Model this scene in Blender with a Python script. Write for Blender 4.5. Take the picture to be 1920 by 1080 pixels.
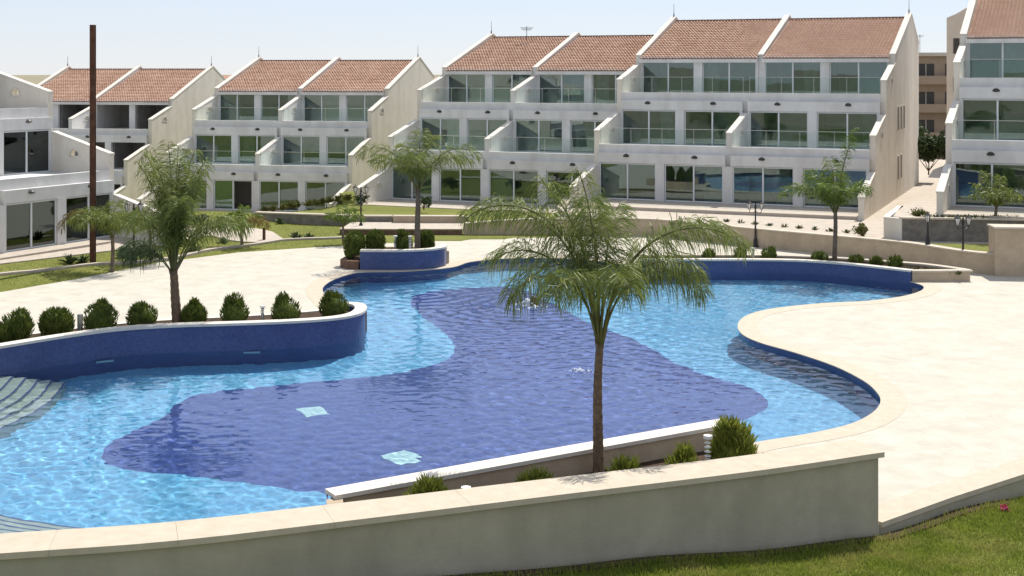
import bpy, bmesh, math, random
from mathutils import Vector, Matrix, noise
from mathutils.geometry import tessellate_polygon

for o in list(bpy.data.objects):
    bpy.data.objects.remove(o)
S = bpy.context.scene
COL = S.collection
PI = math.pi
R = math.radians
rnd = random.Random(7)
ORD = ['first', 'second', 'third', 'fourth', 'fifth', 'sixth', 'seventh', 'eighth', 'ninth', 'tenth', 'eleventh', 'twelfth', 'thirteenth', 'fourteenth', 'fifteenth']

# ------------------------------------------------------------------ camera
cam_d = bpy.data.cameras.new('camera')
cam = bpy.data.objects.new('camera', cam_d)
COL.objects.link(cam)
cam.location = (0, 0, 8.6)
cam.rotation_euler = (R(90), 0, 0)
cam_d.lens = 46.875
cam_d.sensor_width = 36
cam_d.shift_y = -0.2125            # rising-front lens: level camera, horizon high in the frame
cam_d.clip_end = 6000
S.camera = cam

# ------------------------------------------------------------------ sky and sun
SUN_AZ, SUN_EL = 27, 55            # degrees right of the view axis, above the horizon
w = bpy.data.worlds.new('World')
S.world = w
w.use_nodes = True
nt = w.node_tree
sky = nt.nodes.new('ShaderNodeTexSky')
sky.sky_type = 'NISHITA'
sky.sun_disc = False
sky.sun_elevation = R(SUN_EL)
sky.sun_rotation = R(SUN_AZ)
sky.air_density = 1.0
sky.dust_density = 0.0
sky.ozone_density = 3.0
bg = nt.nodes['Background']
bg.inputs['Strength'].default_value = 0.10
hz = nt.nodes.new('ShaderNodeMix')      # even summer haze over the whole sky
hz.data_type = 'RGBA'
hz.inputs[0].default_value = .66
hz.inputs[7].default_value = (6.2, 6.55, 7.2, 1)
wb = nt.nodes.new('ShaderNodeMix')      # the camera's cool white balance on the sky
wb.data_type = 'RGBA'
wb.blend_type = 'MULTIPLY'
wb.inputs[0].default_value = 1
wb.inputs[7].default_value = (.86, .90, 1.12, 1)
nt.links.new(sky.outputs[0], wb.inputs[6])
nt.links.new(wb.outputs[2], hz.inputs[6])
nt.links.new(hz.outputs[2], bg.inputs['Color'])

sun_d = bpy.data.lights.new('sun', 'SUN')
sun_d.energy = 4.8
sun_d.angle = R(0.5)
sun_d.color = (1.0, 0.95, 0.87)
sun_d.cycles.is_caustics_light = True   # sunlight focused by the waves
sun = bpy.data.objects.new('sun', sun_d)
COL.objects.link(sun)
sun.rotation_euler = (Vector((math.sin(R(SUN_AZ)) * math.cos(R(SUN_EL)), math.cos(R(SUN_AZ)) * math.cos(R(SUN_EL)), math.sin(R(SUN_EL))))).to_track_quat('Z', 'Y').to_euler()

S.view_settings.view_transform = 'Standard'
S.view_settings.look = 'None'
S.view_settings.exposure = 0.32
S.view_settings.gamma = 1
S.view_settings.use_curve_mapping = False
S.render.engine = 'CYCLES'
S.cycles.transparent_max_bounces = 16
S.cycles.max_bounces = 8

# ------------------------------------------------------------------ materials
MATS = {}


def mat(name, col, rough=0.8, col2=None, scale=4.0, detail=4.0, bump=0.0, bscale=30.0, spec=0.3, metal=0.0, mixlo=0.35, mixhi=0.65, col3=None, scale3=0.6, amount3=0.5, trans=0.0, stretch3=None):
    m = bpy.data.materials.new(name)
    m.use_nodes = True
    n = m.node_tree.nodes
    l = m.node_tree.links
    b = n['Principled BSDF']
    b.inputs['Roughness'].default_value = rough
    b.inputs['Specular IOR Level'].default_value = spec
    b.inputs['Metallic'].default_value = metal
    tc = n.new('ShaderNodeTexCoord')
    geo = n.new('ShaderNodeNewGeometry')
    pos = geo.outputs['Position']
    out = None
    if col2 is None:
        b.inputs['Base Color'].default_value = (*col, 1)
    else:
        ns = n.new('ShaderNodeTexNoise')
        ns.inputs['Scale'].default_value = scale
        ns.inputs['Detail'].default_value = detail
        ns.inputs['Roughness'].default_value = 0.65
        l.new(pos, ns.inputs['Vector'])
        mr = n.new('ShaderNodeMapRange')
        mr.inputs[1].default_value = mixlo
        mr.inputs[2].default_value = mixhi
        l.new(ns.outputs['Fac'], mr.inputs[0])
        mx = n.new('ShaderNodeMix')
        mx.data_type = 'RGBA'
        mx.inputs[6].default_value = (*col, 1)
        mx.inputs[7].default_value = (*col2, 1)
        l.new(mr.outputs[0], mx.inputs[0])
        out = mx.outputs[2]
        if col3 is not None:
            n3 = n.new('ShaderNodeTexNoise')
            n3.inputs['Scale'].default_value = scale3
            n3.inputs['Detail'].default_value = 5
            if stretch3:
                sv = n.new('ShaderNodeVectorMath')
                sv.operation = 'MULTIPLY'
                sv.inputs[1].default_value = stretch3
                l.new(pos, sv.inputs[0])
                l.new(sv.outputs[0], n3.inputs['Vector'])
            else:
                l.new(pos, n3.inputs['Vector'])
            m3 = n.new('ShaderNodeMapRange')
            m3.inputs[1].default_value = 0.45
            m3.inputs[2].default_value = 0.7
            m3.inputs[4].default_value = amount3
            l.new(n3.outputs['Fac'], m3.inputs[0])
            x3 = n.new('ShaderNodeMix')
            x3.data_type = 'RGBA'
            l.new(m3.outputs[0], x3.inputs[0])
            l.new(out, x3.inputs[6])
            x3.inputs[7].default_value = (*col3, 1)
            out = x3.outputs[2]
        l.new(out, b.inputs['Base Color'])
    if bump:
        bn = n.new('ShaderNodeTexNoise')
        bn.inputs['Scale'].default_value = bscale
        bn.inputs['Detail'].default_value = 5
        l.new(pos, bn.inputs['Vector'])
        bp = n.new('ShaderNodeBump')
        bp.inputs['Strength'].default_value = bump
        bp.inputs['Distance'].default_value = 0.03
        l.new(bn.outputs['Fac'], bp.inputs['Height'])
        l.new(bp.outputs[0], b.inputs['Normal'])
    if trans:
        tr = n.new('ShaderNodeBsdfTranslucent')
        if out is not None:
            l.new(out, tr.inputs['Color'])
        else:
            tr.inputs['Color'].default_value = (*col, 1)
        ms = n.new('ShaderNodeMixShader')
        ms.inputs[0].default_value = trans
        l.new(b.outputs[0], ms.inputs[1])
        l.new(tr.outputs[0], ms.inputs[2])
        l.new(ms.outputs[0], n['Material Output'].inputs['Surface'])
    MATS[name] = m
    return m


mat('white_stucco', (.68, .67, .65), .9, (.60, .59, .57), 1.2, 6, .25, 25, .15, col3=(.50, .485, .455), scale3=1.1, amount3=.55, stretch3=(1, 1, .12))
mat('cream_stucco', (.72, .675, .595), .9, (.65, .605, .53), 1.0, 6, .25, 25, .15, col3=(.55, .49, .41), scale3=.9, amount3=.55, stretch3=(1, 1, .12))
mat('coping_white', (.68, .64, .57), .85, (.60, .56, .49), 3, 5, .1, 30, .15)
mat('curtain', (.6, .55, .45), .9, (.5, .45, .37), 3, 3, 0, 1, .1, trans=.3)
mat('room_wall', (.66, .62, .55), .9, (.56, .52, .46), .6, 3, 0, 1, .1)
mat('raw_render', (.34, .33, .32), .95, (.25, .24, .23), .8, 5, .2, 12, .1)
mat('alu', (.62, .64, .64), .45, spec=.5)
mat('dark_metal', (.03, .028, .026), .5, (.05, .045, .04), 20, 3, 0, 1, .4)
mat('lamp_black', (.015, .014, .014), .45, spec=.5)
mat('rust', (.10, .045, .028), .85, (.06, .03, .022), 6, 6, .4, 40, .2, col3=(.15, .075, .045), scale3=2.5, amount3=.6)
mat('tan_stone', (.50, .405, .29), .9, (.42, .335, .24), 2.2, 7, .35, 14, .15, col3=(.32, .255, .18), scale3=.7, amount3=.45)
mat('tan_coping', (.56, .50, .41), .85, (.47, .41, .33), 2.5, 6, .2, 25, .2)
mat('grey_stone', (.24, .22, .19), .95, (.15, .14, .125), 3.5, 7, .5, 9, .15)
mat('brown_stone', (.20, .12, .085), .95, (.12, .075, .055), 4, 7, .5, 9, .15)
mat('near_wall', (.42, .385, .295), .92, (.36, .33, .25), 1.4, 7, .25, 22, .12, col3=(.26, .235, .18), scale3=.8, amount3=.6, stretch3=(1, 1, .35))
mat('near_coping', (.51, .445, .35), .8, (.45, .39, .30), 3.5, 6, .15, 18, .25)
mat('soil', (.085, .058, .04), 1, (.05, .035, .025), 8, 6, .8, 20, .1)
mat('earth', (.30, .26, .19), 1, (.2, .19, .12), .15, 5, 0, 1, .1)
mat('paving', (.48, .42, .35), .9, (.40, .35, .29), 3, 5, .2, 20, .2)
mat('trunk', (.22, .155, .10), .95, (.11, .078, .052), 9, 6, .7, 18, .1)
mat('trunk_grey', (.20, .165, .125), .95, (.10, .08, .06), 9, 6, .7, 18, .1)
mat('petiole', (.14, .15, .045), .6, (.10, .09, .03), 5, 3, 0, 1, .3)
mat('frond_green', (.23, .27, .06), .5, (.115, .155, .036), 3, 3, 0, 1, .35, trans=.38)
mat('frond_blue', (.085, .125, .045), .5, (.05, .08, .032), 3, 3, 0, 1, .35, trans=.32)
mat('frond_lime', (.16, .22, .035), .5, (.10, .15, .03), 3, 3, 0, 1, .3, trans=.42)
mat('frond_dry', (.24, .15, .05), .7, (.16, .15, .04), 5, 3, 0, 1, .2, trans=.35)
mat('cypress', (.14, .175, .03), .75, (.055, .08, .018), 6, 4, 0, 1, .2, trans=.2)
mat('cypress_light', (.27, .29, .045), .75, (.14, .17, .03), 6, 4, 0, 1, .2, trans=.28)
mat('agave', (.10, .14, .06), .6, (.06, .09, .04), 4, 3, 0, 1, .3, trans=.1)
mat('tree_leaf', (.05, .08, .02), .6, (.03, .05, .015), 1.5, 3, 0, 1, .3, trans=.25)
mat('grass_blade', (.25, .30, .045), .7, (.17, .22, .032), 1.6, 4, 0, 1, .2, col3=(.38, .34, .11), scale3=1.1, amount3=.75, trans=.4)
mat('lawn_base', (.15, .18, .035), 1, (.09, .11, .025), 6, 6, .6, 25, .1, col3=(.15, .14, .045), scale3=.5, amount3=.5)
mat('lawn_far', (.175, .185, .05), 1, (.125, .14, .034), 2.0, 6, .5, 30, .1, col3=(.20, .20, .06), scale3=.35, amount3=.6)
mat('hedge_dry', (.17, .15, .05), .8, (.08, .10, .03), 3, 4, 0, 1, .1, trans=.2)
mat('flower', (.45, .05, .12), .6, trans=.3)
mat('flower_pale', (.6, .52, .30), .6, trans=.3)
mat('foam', (.9, .93, .95), .6, spec=.3)
mat('tan_block', (.36, .275, .205), .9, (.31, .24, .18), .5, 4, 0, 1, .1)
mat('far_cream', (.58, .52, .44), .9, (.50, .44, .37), .6, 5, 0, 1, .1)
mat('ridge_clay', (.15, .09, .065), .9, (.10, .06, .045), 4, 4, 0, 1, .1)
mat('steel', (.5, .5, .49), .35, spec=.5, metal=.8)
mat('lamp_white', (.75, .74, .70), .5, spec=.4)
mat('drain_tile', (.45, .68, .66), .6, spec=.2)
mat('step_tile', (.38, .44, .38), .7, (.30, .37, .33), 5, 5, 0, 1, .2)
mat('planter_rock', (.22, .15, .09), .9, (.12, .08, .05), 6, 5, .6, 12, .1)


def mosaic(name, c1, c2, cell, rough=.35):
    """small glazed mosaic: every tessera has a tone of its own, thin grout"""
    m = bpy.data.materials.new(name)
    m.use_nodes = True
    n, l = m.node_tree.nodes, m.node_tree.links
    b = n['Principled BSDF']
    b.inputs['Roughness'].default_value = rough
    b.inputs['Specular IOR Level'].default_value = .3
    geo = n.new('ShaderNodeNewGeometry')
    v = n.new('ShaderNodeTexVoronoi')
    v.distance = 'CHEBYCHEV'
    v.inputs['Scale'].default_value = 1 / cell
    v.inputs['Randomness'].default_value = 0.15
    l.new(geo.outputs['Position'], v.inputs['Vector'])
    sep = n.new('ShaderNodeSeparateColor')
    l.new(v.outputs['Color'], sep.inputs[0])
    ns = n.new('ShaderNodeTexNoise')
    ns.inputs['Scale'].default_value = 1.3
    ns.inputs['Detail'].default_value = 5
    l.new(geo.outputs['Position'], ns.inputs['Vector'])
    ad = n.new('ShaderNodeMath')
    ad.operation = 'MULTIPLY_ADD'
    ad.inputs[1].default_value = .55
    l.new(sep.outputs[0], ad.inputs[0])
    l.new(ns.outputs['Fac'], ad.inputs[2])
    mr = n.new('ShaderNodeMapRange')
    mr.inputs[1].default_value = .35
    mr.inputs[2].default_value = 1.15
    l.new(ad.outputs[0], mr.inputs[0])
    mx = n.new('ShaderNodeMix')
    mx.data_type = 'RGBA'
    mx.inputs[6].default_value = (*c1, 1)
    mx.inputs[7].default_value = (*c2, 1)
    l.new(mr.outputs[0], mx.inputs[0])
    l.new(mx.outputs[2], b.inputs['Base Color'])
    MATS[name] = m


mosaic('tile_light', (.085, .33, .57), (.21, .51, .71), .06)
mosaic('tile_deep', (.035, .065, .24), (.075, .115, .33), .06)
mosaic('tile_wall', (.05, .068, .17), (.08, .105, .23), .06)


def deck_material():
    m = bpy.data.materials.new('stamped_concrete')
    m.use_nodes = True
    n, l = m.node_tree.nodes, m.node_tree.links
    b = n['Principled BSDF']
    b.inputs['Roughness'].default_value = .85
    b.inputs['Specular IOR Level'].default_value = .2
    geo = n.new('ShaderNodeNewGeometry')
    ns = n.new('ShaderNodeTexNoise')
    ns.inputs['Scale'].default_value = 1.3
    ns.inputs['Detail'].default_value = 9
    ns.inputs['Roughness'].default_value = .7
    l.new(geo.outputs['Position'], ns.inputs['Vector'])
    wv = n.new('ShaderNodeTexNoise')
    wv.inputs['Scale'].default_value = 1.1
    l.new(geo.outputs['Position'], wv.inputs['Vector'])
    vm = n.new('ShaderNodeMix')
    vm.data_type = 'VECTOR'
    vm.inputs[0].default_value = .18
    l.new(geo.outputs['Position'], vm.inputs[4])
    l.new(wv.outputs['Color'], vm.inputs[5])
    vo = n.new('ShaderNodeTexVoronoi')
    vo.feature = 'DISTANCE_TO_EDGE'
    vo.inputs['Scale'].default_value = 1.9
    l.new(vm.outputs[1], vo.inputs['Vector'])
    vc = n.new('ShaderNodeTexVoronoi')
    vc.inputs['Scale'].default_value = 1.9
    l.new(vm.outputs[1], vc.inputs['Vector'])
    ed = n.new('ShaderNodeMapRange')
    ed.inputs[1].default_value = 0.0
    ed.inputs[2].default_value = 0.035
    l.new(vo.outputs['Distance'], ed.inputs[0])
    cr = n.new('ShaderNodeMapRange')
    cr.inputs[1].default_value = .3
    cr.inputs[2].default_value = .7
    l.new(ns.outputs['Fac'], cr.inputs[0])
    mx = n.new('ShaderNodeMix')
    mx.data_type = 'RGBA'
    mx.inputs[6].default_value = (.43, .40, .33, 1)
    mx.inputs[7].default_value = (.535, .50, .425, 1)
    l.new(cr.outputs[0], mx.inputs[0])
    sp = n.new('ShaderNodeSeparateColor')
    l.new(vc.outputs['Color'], sp.inputs[0])
    cm = n.new('ShaderNodeMapRange')
    cm.inputs[3].default_value = .95
    cm.inputs[4].default_value = 1.04
    l.new(sp.outputs[0], cm.inputs[0])
    em = n.new('ShaderNodeMapRange')
    em.inputs[3].default_value = .955
    em.inputs[4].default_value = 1.0
    l.new(ed.outputs[0], em.inputs[0])
    mu = n.new('ShaderNodeMath')
    mu.operation = 'MULTIPLY'
    l.new(cm.outputs[0], mu.inputs[0])
    l.new(em.outputs[0], mu.inputs[1])
    sc = n.new('ShaderNodeVectorMath')
    sc.operation = 'SCALE'
    l.new(mx.outputs[2], sc.inputs[0])
    l.new(mu.outputs[0], sc.inputs['Scale'])
    l.new(sc.outputs[0], b.inputs['Base Color'])
    bp = n.new('ShaderNodeBump')
    bp.inputs['Strength'].default_value = .12
    bp.inputs['Distance'].default_value = .02
    l.new(ed.outputs[0], bp.inputs['Height'])
    l.new(bp.outputs[0], b.inputs['Normal'])
    MATS['deck'] = m


deck_material()


def water_material():
    m = bpy.data.materials.new('pool_water')
    m.use_nodes = True
    n, l = m.node_tree.nodes, m.node_tree.links
    n.remove(n['Principled BSDF'])
    g_ = n.new('ShaderNodeBsdfGlass')
    g_.inputs['IOR'].default_value = 1.33
    g_.inputs['Roughness'].default_value = 0
    g_.inputs['Color'].default_value = (.95, .985, 1, 1)
    l.new(g_.outputs[0], n['Material Output'].inputs['Surface'])
    MATS['water'] = m


water_material()


def glass_material(name, tint, ior=1.5, bump=0.0):
    m = bpy.data.materials.new(name)
    m.use_nodes = True
    n, l = m.node_tree.nodes, m.node_tree.links
    n.remove(n['Principled BSDF'])
    fr = n.new('ShaderNodeFresnel')
    fr.inputs['IOR'].default_value = ior
    tr = n.new('ShaderNodeBsdfTransparent')
    tr.inputs['Color'].default_value = (*tint, 1)
    gl = n.new('ShaderNodeBsdfGlossy')
    gl.inputs['Roughness'].default_value = .01
    gl.inputs['Color'].default_value = (.85, .96, .97, 1)
    mx = n.new('ShaderNodeMixShader')
    l.new(fr.outputs[0], mx.inputs[0])
    l.new(tr.outputs[0], mx.inputs[1])
    l.new(gl.outputs[0], mx.inputs[2])
    l.new(mx.outputs[0], n['Material Output'].inputs['Surface'])
    if bump:
        geo = n.new('ShaderNodeNewGeometry')
        ns = n.new('ShaderNodeTexNoise')
        ns.inputs['Scale'].default_value = .5
        l.new(geo.outputs['Position'], ns.inputs['Vector'])
        bp = n.new('ShaderNodeBump')
        bp.inputs['Strength'].default_value = bump
        bp.inputs['Distance'].default_value = .1
        l.new(ns.outputs['Fac'], bp.inputs['Height'])
        l.new(bp.outputs[0], gl.inputs['Normal'])
        l.new(bp.outputs[0], fr.inputs['Normal'])
    MATS[name] = m


glass_material('glass_window', (.70, .81, .81), 1.9, .02)
glass_material('glass_rail', (.93, .97, .955), 1.16)


def tile_roof_material():
    m = bpy.data.materials.new('clay_tiles')
    m.use_nodes = True
    n, l = m.node_tree.nodes, m.node_tree.links
    b = n['Principled BSDF']
    b.inputs['Roughness'].default_value = .9
    b.inputs['Specular IOR Level'].default_value = .15
    at = n.new('ShaderNodeAttribute')
    at.attribute_name = 'tone'
    geo = n.new('ShaderNodeNewGeometry')
    ns = n.new('ShaderNodeTexNoise')
    ns.inputs['Scale'].default_value = .5
    ns.inputs['Detail'].default_value = 5
    l.new(geo.outputs['Position'], ns.inputs['Vector'])
    ad = n.new('ShaderNodeMath')
    ad.operation = 'MULTIPLY_ADD'
    ad.inputs[1].default_value = .6
    l.new(at.outputs['Fac'], ad.inputs[0])
    l.new(ns.outputs['Fac'], ad.inputs[2])
    mr = n.new('ShaderNodeMapRange')
    mr.inputs[1].default_value = .3
    mr.inputs[2].default_value = 1.2
    l.new(ad.outputs[0], mr.inputs[0])
    cr = n.new('ShaderNodeValToRGB')
    cr.color_ramp.elements[0].color = (.345, .20, .14, 1)
    cr.color_ramp.elements[1].color = (.50, .335, .25, 1)
    l.new(mr.outputs[0], cr.inputs[0])
    l.new(cr.outputs[0], b.inputs['Base Color'])
    MATS['clay_tiles'] = m


tile_roof_material()


# ------------------------------------------------------------------ mesh helpers
def link(name, me, m=None, parent=None):
    o = bpy.data.objects.new(name, me)
    COL.objects.link(o)
    if parent is not None:
        o.parent = parent
    if m:
        me.materials.append(MATS[m])
    return o


def tag(o, label, cat=None, group=None, kind=None):
    if label:
        o['label'] = label
    if cat:
        o['category'] = cat
    if group:
        o['group'] = group
    if kind:
        o['kind'] = kind
    return o


def thing(name, label, cat, loc=(0, 0, 0), rz=0, group=None):
    o = bpy.data.objects.new(name, None)
    COL.objects.link(o)
    o.location = loc
    o.rotation_euler = (0, 0, rz)
    o.empty_display_size = .2
    return tag(o, label, cat, group)


def struct(o):
    o['kind'] = 'structure'
    return o


class MB:
    def __init__(s):
        s.v = []
        s.f = []
        s.tone = None

    def quad(s, a, b, c, d):
        i = len(s.v)
        s.v += [tuple(a), tuple(b), tuple(c), tuple(d)]
        s.f.append((i, i + 1, i + 2, i + 3))

    def tri(s, a, b, c):
        i = len(s.v)
        s.v += [tuple(a), tuple(b), tuple(c)]
        s.f.append((i, i + 1, i + 2))

    def box(s, x0, x1, y0, y1, z0, z1):
        i = len(s.v)
        s.v += [(x, y, z) for z in (z0, z1) for (x, y) in ((x0, y0), (x1, y0), (x1, y1), (x0, y1))]
        s.f += [(i + 3, i + 2, i + 1, i), (i + 4, i + 5, i + 6, i + 7)]
        for k in range(4):
            j = (k + 1) % 4
            s.f.append((i + k, i + j, i + 4 + j, i + 4 + k))

    def tube(s, pts, rads, n=8, cap=True):
        rings = []
        prev = None
        for k, p in enumerate(pts):
            p = Vector(p)
            a = Vector(pts[max(0, k - 1)])
            b = Vector(pts[min(len(pts) - 1, k + 1)])
            t = (b - a).normalized()
            ref = Vector((1, 0, 0)) if abs(t.x) < .8 else Vector((0, 1, 0))
            u = t.cross(ref).normalized()
            w_ = t.cross(u)
            i = len(s.v)
            r = rads[k] if isinstance(rads, (list, tuple)) else rads
            for j in range(n):
                an = 2 * PI * j / n
                s.v.append(tuple(p + (u * math.cos(an) + w_ * math.sin(an)) * r))
            rings.append(i)
        for a, b in zip(rings, rings[1:]):
            for j in range(n):
                k = (j + 1) % n
                s.f.append((a + j, a + k, b + k, b + j))
        if cap:
            s.f.append(tuple(rings[0] + j for j in range(n))[::-1])
            s.f.append(tuple(rings[-1] + j for j in range(n)))

    def lathe(s, prof, c=(0, 0, 0), n=12):
        """prof: (radius, z)"""
        rings = []
        for r, z in prof:
            i = len(s.v)
            for j in range(n):
                an = 2 * PI * j / n
                s.v.append((c[0] + r * math.cos(an), c[1] + r * math.sin(an), c[2] + z))
            rings.append(i)
        for a, b in zip(rings, rings[1:]):
            for j in range(n):
                k = (j + 1) % n
                s.f.append((a + j, a + k, b + k, b + j))
        s.f.append(tuple(rings[0] + j for j in range(n))[::-1])
        s.f.append(tuple(rings[-1] + j for j in range(n)))

    def prism(s, poly, z0, z1, holes=(), bottom=False):
        """extrude a plan polygon between z0 and z1"""
        loops = [poly] + list(holes)
        tris = tessellate_polygon([[Vector((p[0], p[1], 0)) for p in lp] for lp in loops])
        flat = [p for lp in loops for p in lp]
        i = len(s.v)
        s.v += [(p[0], p[1], z1) for p in flat]
        for t in tris:
            a, b, c = (flat[q] for q in t)
            cr = (b[0] - a[0]) * (c[1] - a[1]) - (b[1] - a[1]) * (c[0] - a[0])
            s.f.append(tuple(i + q for q in (t if cr > 0 else t[::-1])))
        j0 = i + len(flat)
        s.v += [(p[0], p[1], z0) for p in flat]
        if bottom:
            for t in tris:
                a, b, c = (flat[q] for q in t)
                cr = (b[0] - a[0]) * (c[1] - a[1]) - (b[1] - a[1]) * (c[0] - a[0])
                s.f.append(tuple(j0 + q for q in (t if cr < 0 else t[::-1])))
        off = 0
        for li, lp in enumerate(loops):
            ar = sum(lp[k][0] * lp[(k + 1) % len(lp)][1] - lp[(k + 1) % len(lp)][0] * lp[k][1] for k in range(len(lp)))
            flip = (ar < 0) != (li > 0)
            for k in range(len(lp)):
                a, b = off + k, off + (k + 1) % len(lp)
                q = (j0 + a, j0 + b, i + b, i + a)
                s.f.append(q[::-1] if flip else q)
            off += len(lp)

    def ribbon(s, line, offs0, offs1, z0, z1):
        """wall along a plan polyline between two side offsets; z0/z1 numbers or per-point lists"""
        n = len(line)
        nr = normals(line)
        rows = []
        for k in range(n):
            p = line[k]
            a = z0[k] if isinstance(z0, (list, tuple)) else z0
            b = z1[k] if isinstance(z1, (list, tuple)) else z1
            A = (p[0] + nr[k][0] * offs0, p[1] + nr[k][1] * offs0)
            B = (p[0] + nr[k][0] * offs1, p[1] + nr[k][1] * offs1)
            i = len(s.v)
            s.v += [(A[0], A[1], a), (A[0], A[1], b), (B[0], B[1], b), (B[0], B[1], a)]
            rows.append(i)
        for a, b in zip(rows, rows[1:]):
            for q in range(4):
                r = (q + 1) % 4
                s.f.append((a + q, a + r, b + r, b + q))
        s.f.append((rows[0], rows[0] + 3, rows[0] + 2, rows[0] + 1))
        s.f.append((rows[-1], rows[-1] + 1, rows[-1] + 2, rows[-1] + 3))

    def build(s, name, m, parent=None, smooth=False):
        me = bpy.data.meshes.new(name)
        me.from_pydata(s.v, [], s.f)
        if s.tone:
            at = me.attributes.new('tone', 'FLOAT', 'FACE')
            at.data.foreach_set('value', s.tone)
        if smooth:
            me.polygons.foreach_set('use_smooth', [True] * len(me.polygons))
        me.update()
        return link(name, me, m, parent)


def normals(line):
    out = []
    n = len(line)
    for k in range(n):
        a = line[max(0, k - 1)]
        b = line[min(n - 1, k + 1)]
        dx, dy = b[0] - a[0], b[1] - a[1]
        L = math.hypot(dx, dy) or 1
        out.append((-dy / L, dx / L))
    return out


def spline(pts, n=6, closed=False):
    out = []
    N = len(pts)
    rng = range(N if closed else N - 1)
    for i in rng:
        if closed:
            p0, p1, p2, p3 = (pts[(i + k) % N] for k in (-1, 0, 1, 2))
        else:
            p0, p1, p2, p3 = (pts[min(max(i + k, 0), N - 1)] for k in (-1, 0, 1, 2))
        for j in range(n):
            t = j / n
            out.append(tuple(.5 * (2 * p1[c] + (-p0[c] + p2[c]) * t + (2 * p0[c] - 5 * p1[c] + 4 * p2[c] - p3[c]) * t * t + (-p0[c] + 3 * p1[c] - 3 * p2[c] + p3[c]) * t ** 3) for c in range(len(p1))))
    if not closed:
        out.append(tuple(pts[-1]))
    return out


def sm(a, b, x):
    t = min(1, max(0, (x - a) / (b - a)))
    return t * t * (3 - 2 * t)


def inside(p, poly):
    c = False
    n = len(poly)
    for i in range(n):
        a, b = poly[i], poly[i - 1]
        if (a[1] > p[1]) != (b[1] > p[1]) and p[0] < (b[0] - a[0]) * (p[1] - a[1]) / (b[1] - a[1]) + a[0]:
            c = not c
    return c


def offset_closed(poly, d):
    out = []
    n = len(poly)
    for k in range(n):
        a, b = poly[k - 1], poly[(k + 1) % n]
        dx, dy = b[0] - a[0], b[1] - a[1]
        L = math.hypot(dx, dy) or 1
        out.append((poly[k][0] + dy / L * d, poly[k][1] - dx / L * d))
    return out


# ------------------------------------------------------------------ far ground
g = MB()
ring = [(3500 * math.cos(2 * PI * k / 48), 3500 * math.sin(2 * PI * k / 48)) for k in range(48)]
g.v += [(x, y, -2.75) for x, y in ring]
g.f.append(tuple(range(48)))
struct(g.build('ground', 'earth'))

# ------------------------------------------------------------------ pool outline
WL, FLOOR = -.12, -2.0
seg_right = spline([(4.58, 29.77), (5.56, 30.72), (7.04, 31.52), (8.25, 32.38), (9.11, 33.49), (9.62, 34.62), (9.8, 35.7), (9.78, 37.0), (9.42, 38.81), (8.67, 40.64), (7.85, 42.2), (7.54, 43.7), (7.78, 45.5), (8.45, 47.05), (9.58, 48.21), (11.48, 49.2), (13.27, 49.7), (14.81, 50.65), (15.95, 51.93), (16.45, 53.2), (16.24, 54.3)], 4)
seg_farplanter = spline([(16.24, 54.3), (14.86, 55.61), (13.59, 56.62), (11.68, 57.37), (8.31, 57.5), (5.6, 57.4)], 5)
seg_far = spline([(5.6, 57.4), (5.0, 58.8), (3.9, 60.1), (2.0, 61.1), (-.25, 61.0), (-1.9, 59.9), (-2.7, 58.2), (-4.6, 57.1), (-6.3, 56.9), (-6.87, 56.28), (-7.28, 55.17), (-7.5, 54.02), (-7.52, 52.6), (-7.2, 51), (-6.6, 49), (-5.95, 46.8), (-5.6, 45.3)], 4)
seg_leftplanter = spline([(-5.6, 45.3), (-5.1, 45.05), (-4.85, 44.25), (-4.95, 43.2), (-5.5, 42.45), (-6.7, 41.9), (-8.5, 41.5), (-10.35, 41.2), (-12.0, 40.6), (-13.4, 39.4), (-14.6, 38.05)], 5)
seg_left = spline([(-14.6, 38.05), (-14.3, 35.7), (-14.7, 33.0), (-14.9, 30), (-13.6, 27.2), (-11.4, 25.6), (-9.3, 24.7), (-7.6, 24.2), (-5.5, 23.7), (-3.3, 23.5)], 5)
seg_near = [(-3.3, 23.5), (-3.38, 24.87), (4.58, 29.77)]
POOL = seg_right[:-1] + seg_farplanter[:-1] + seg_far[:-1] + seg_leftplanter[:-1] + seg_left[:-1] + seg_near[:-1]

fl = MB()
fl.prism(POOL, FLOOR - .3, FLOOR)
pool_floor = struct(fl.build('pool_floor', 'tile_light'))
pw = MB()
pl = POOL + [POOL[0]]
for a, b in zip(pl, pl[1:]):
    pw.quad((b[0], b[1], FLOOR), (a[0], a[1], FLOOR), (a[0], a[1], -.022), (b[0], b[1], -.022))
struct(pw.build('pool_wall', 'tile_wall'))
deep = spline([(-10.1, 32.78), (-10.0, 33.9), (-9.45, 35.8), (-9.4, 37.2), (-9.0, 38.55), (-6.97, 39.62), (-4.24, 40.79), (-2.85, 41.89), (-2.08, 43.29), (-1.95, 45.13), (-2.37, 47.41), (-3.47, 51.04), (-4.15, 54.4), (-3.6, 56.2), (-1.5, 57.6), (.3, 57.2), (1.5, 54.0), (2.7, 49.8), (4.38, 46.0), (5.14, 43.0), (6.04, 40.79), (6.94, 39.42), (7.25, 37.82), (6.75, 36.35), (5.46, 34.6), (4.4, 31.5), (3.6, 29.6), (-2.6, 25.8), (-3.7, 28.9), (-4.76, 29.6), (-6.17, 30.2), (-7.52, 30.75), (-8.69, 31.04), (-9.63, 31.67)], 4, True)
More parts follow.
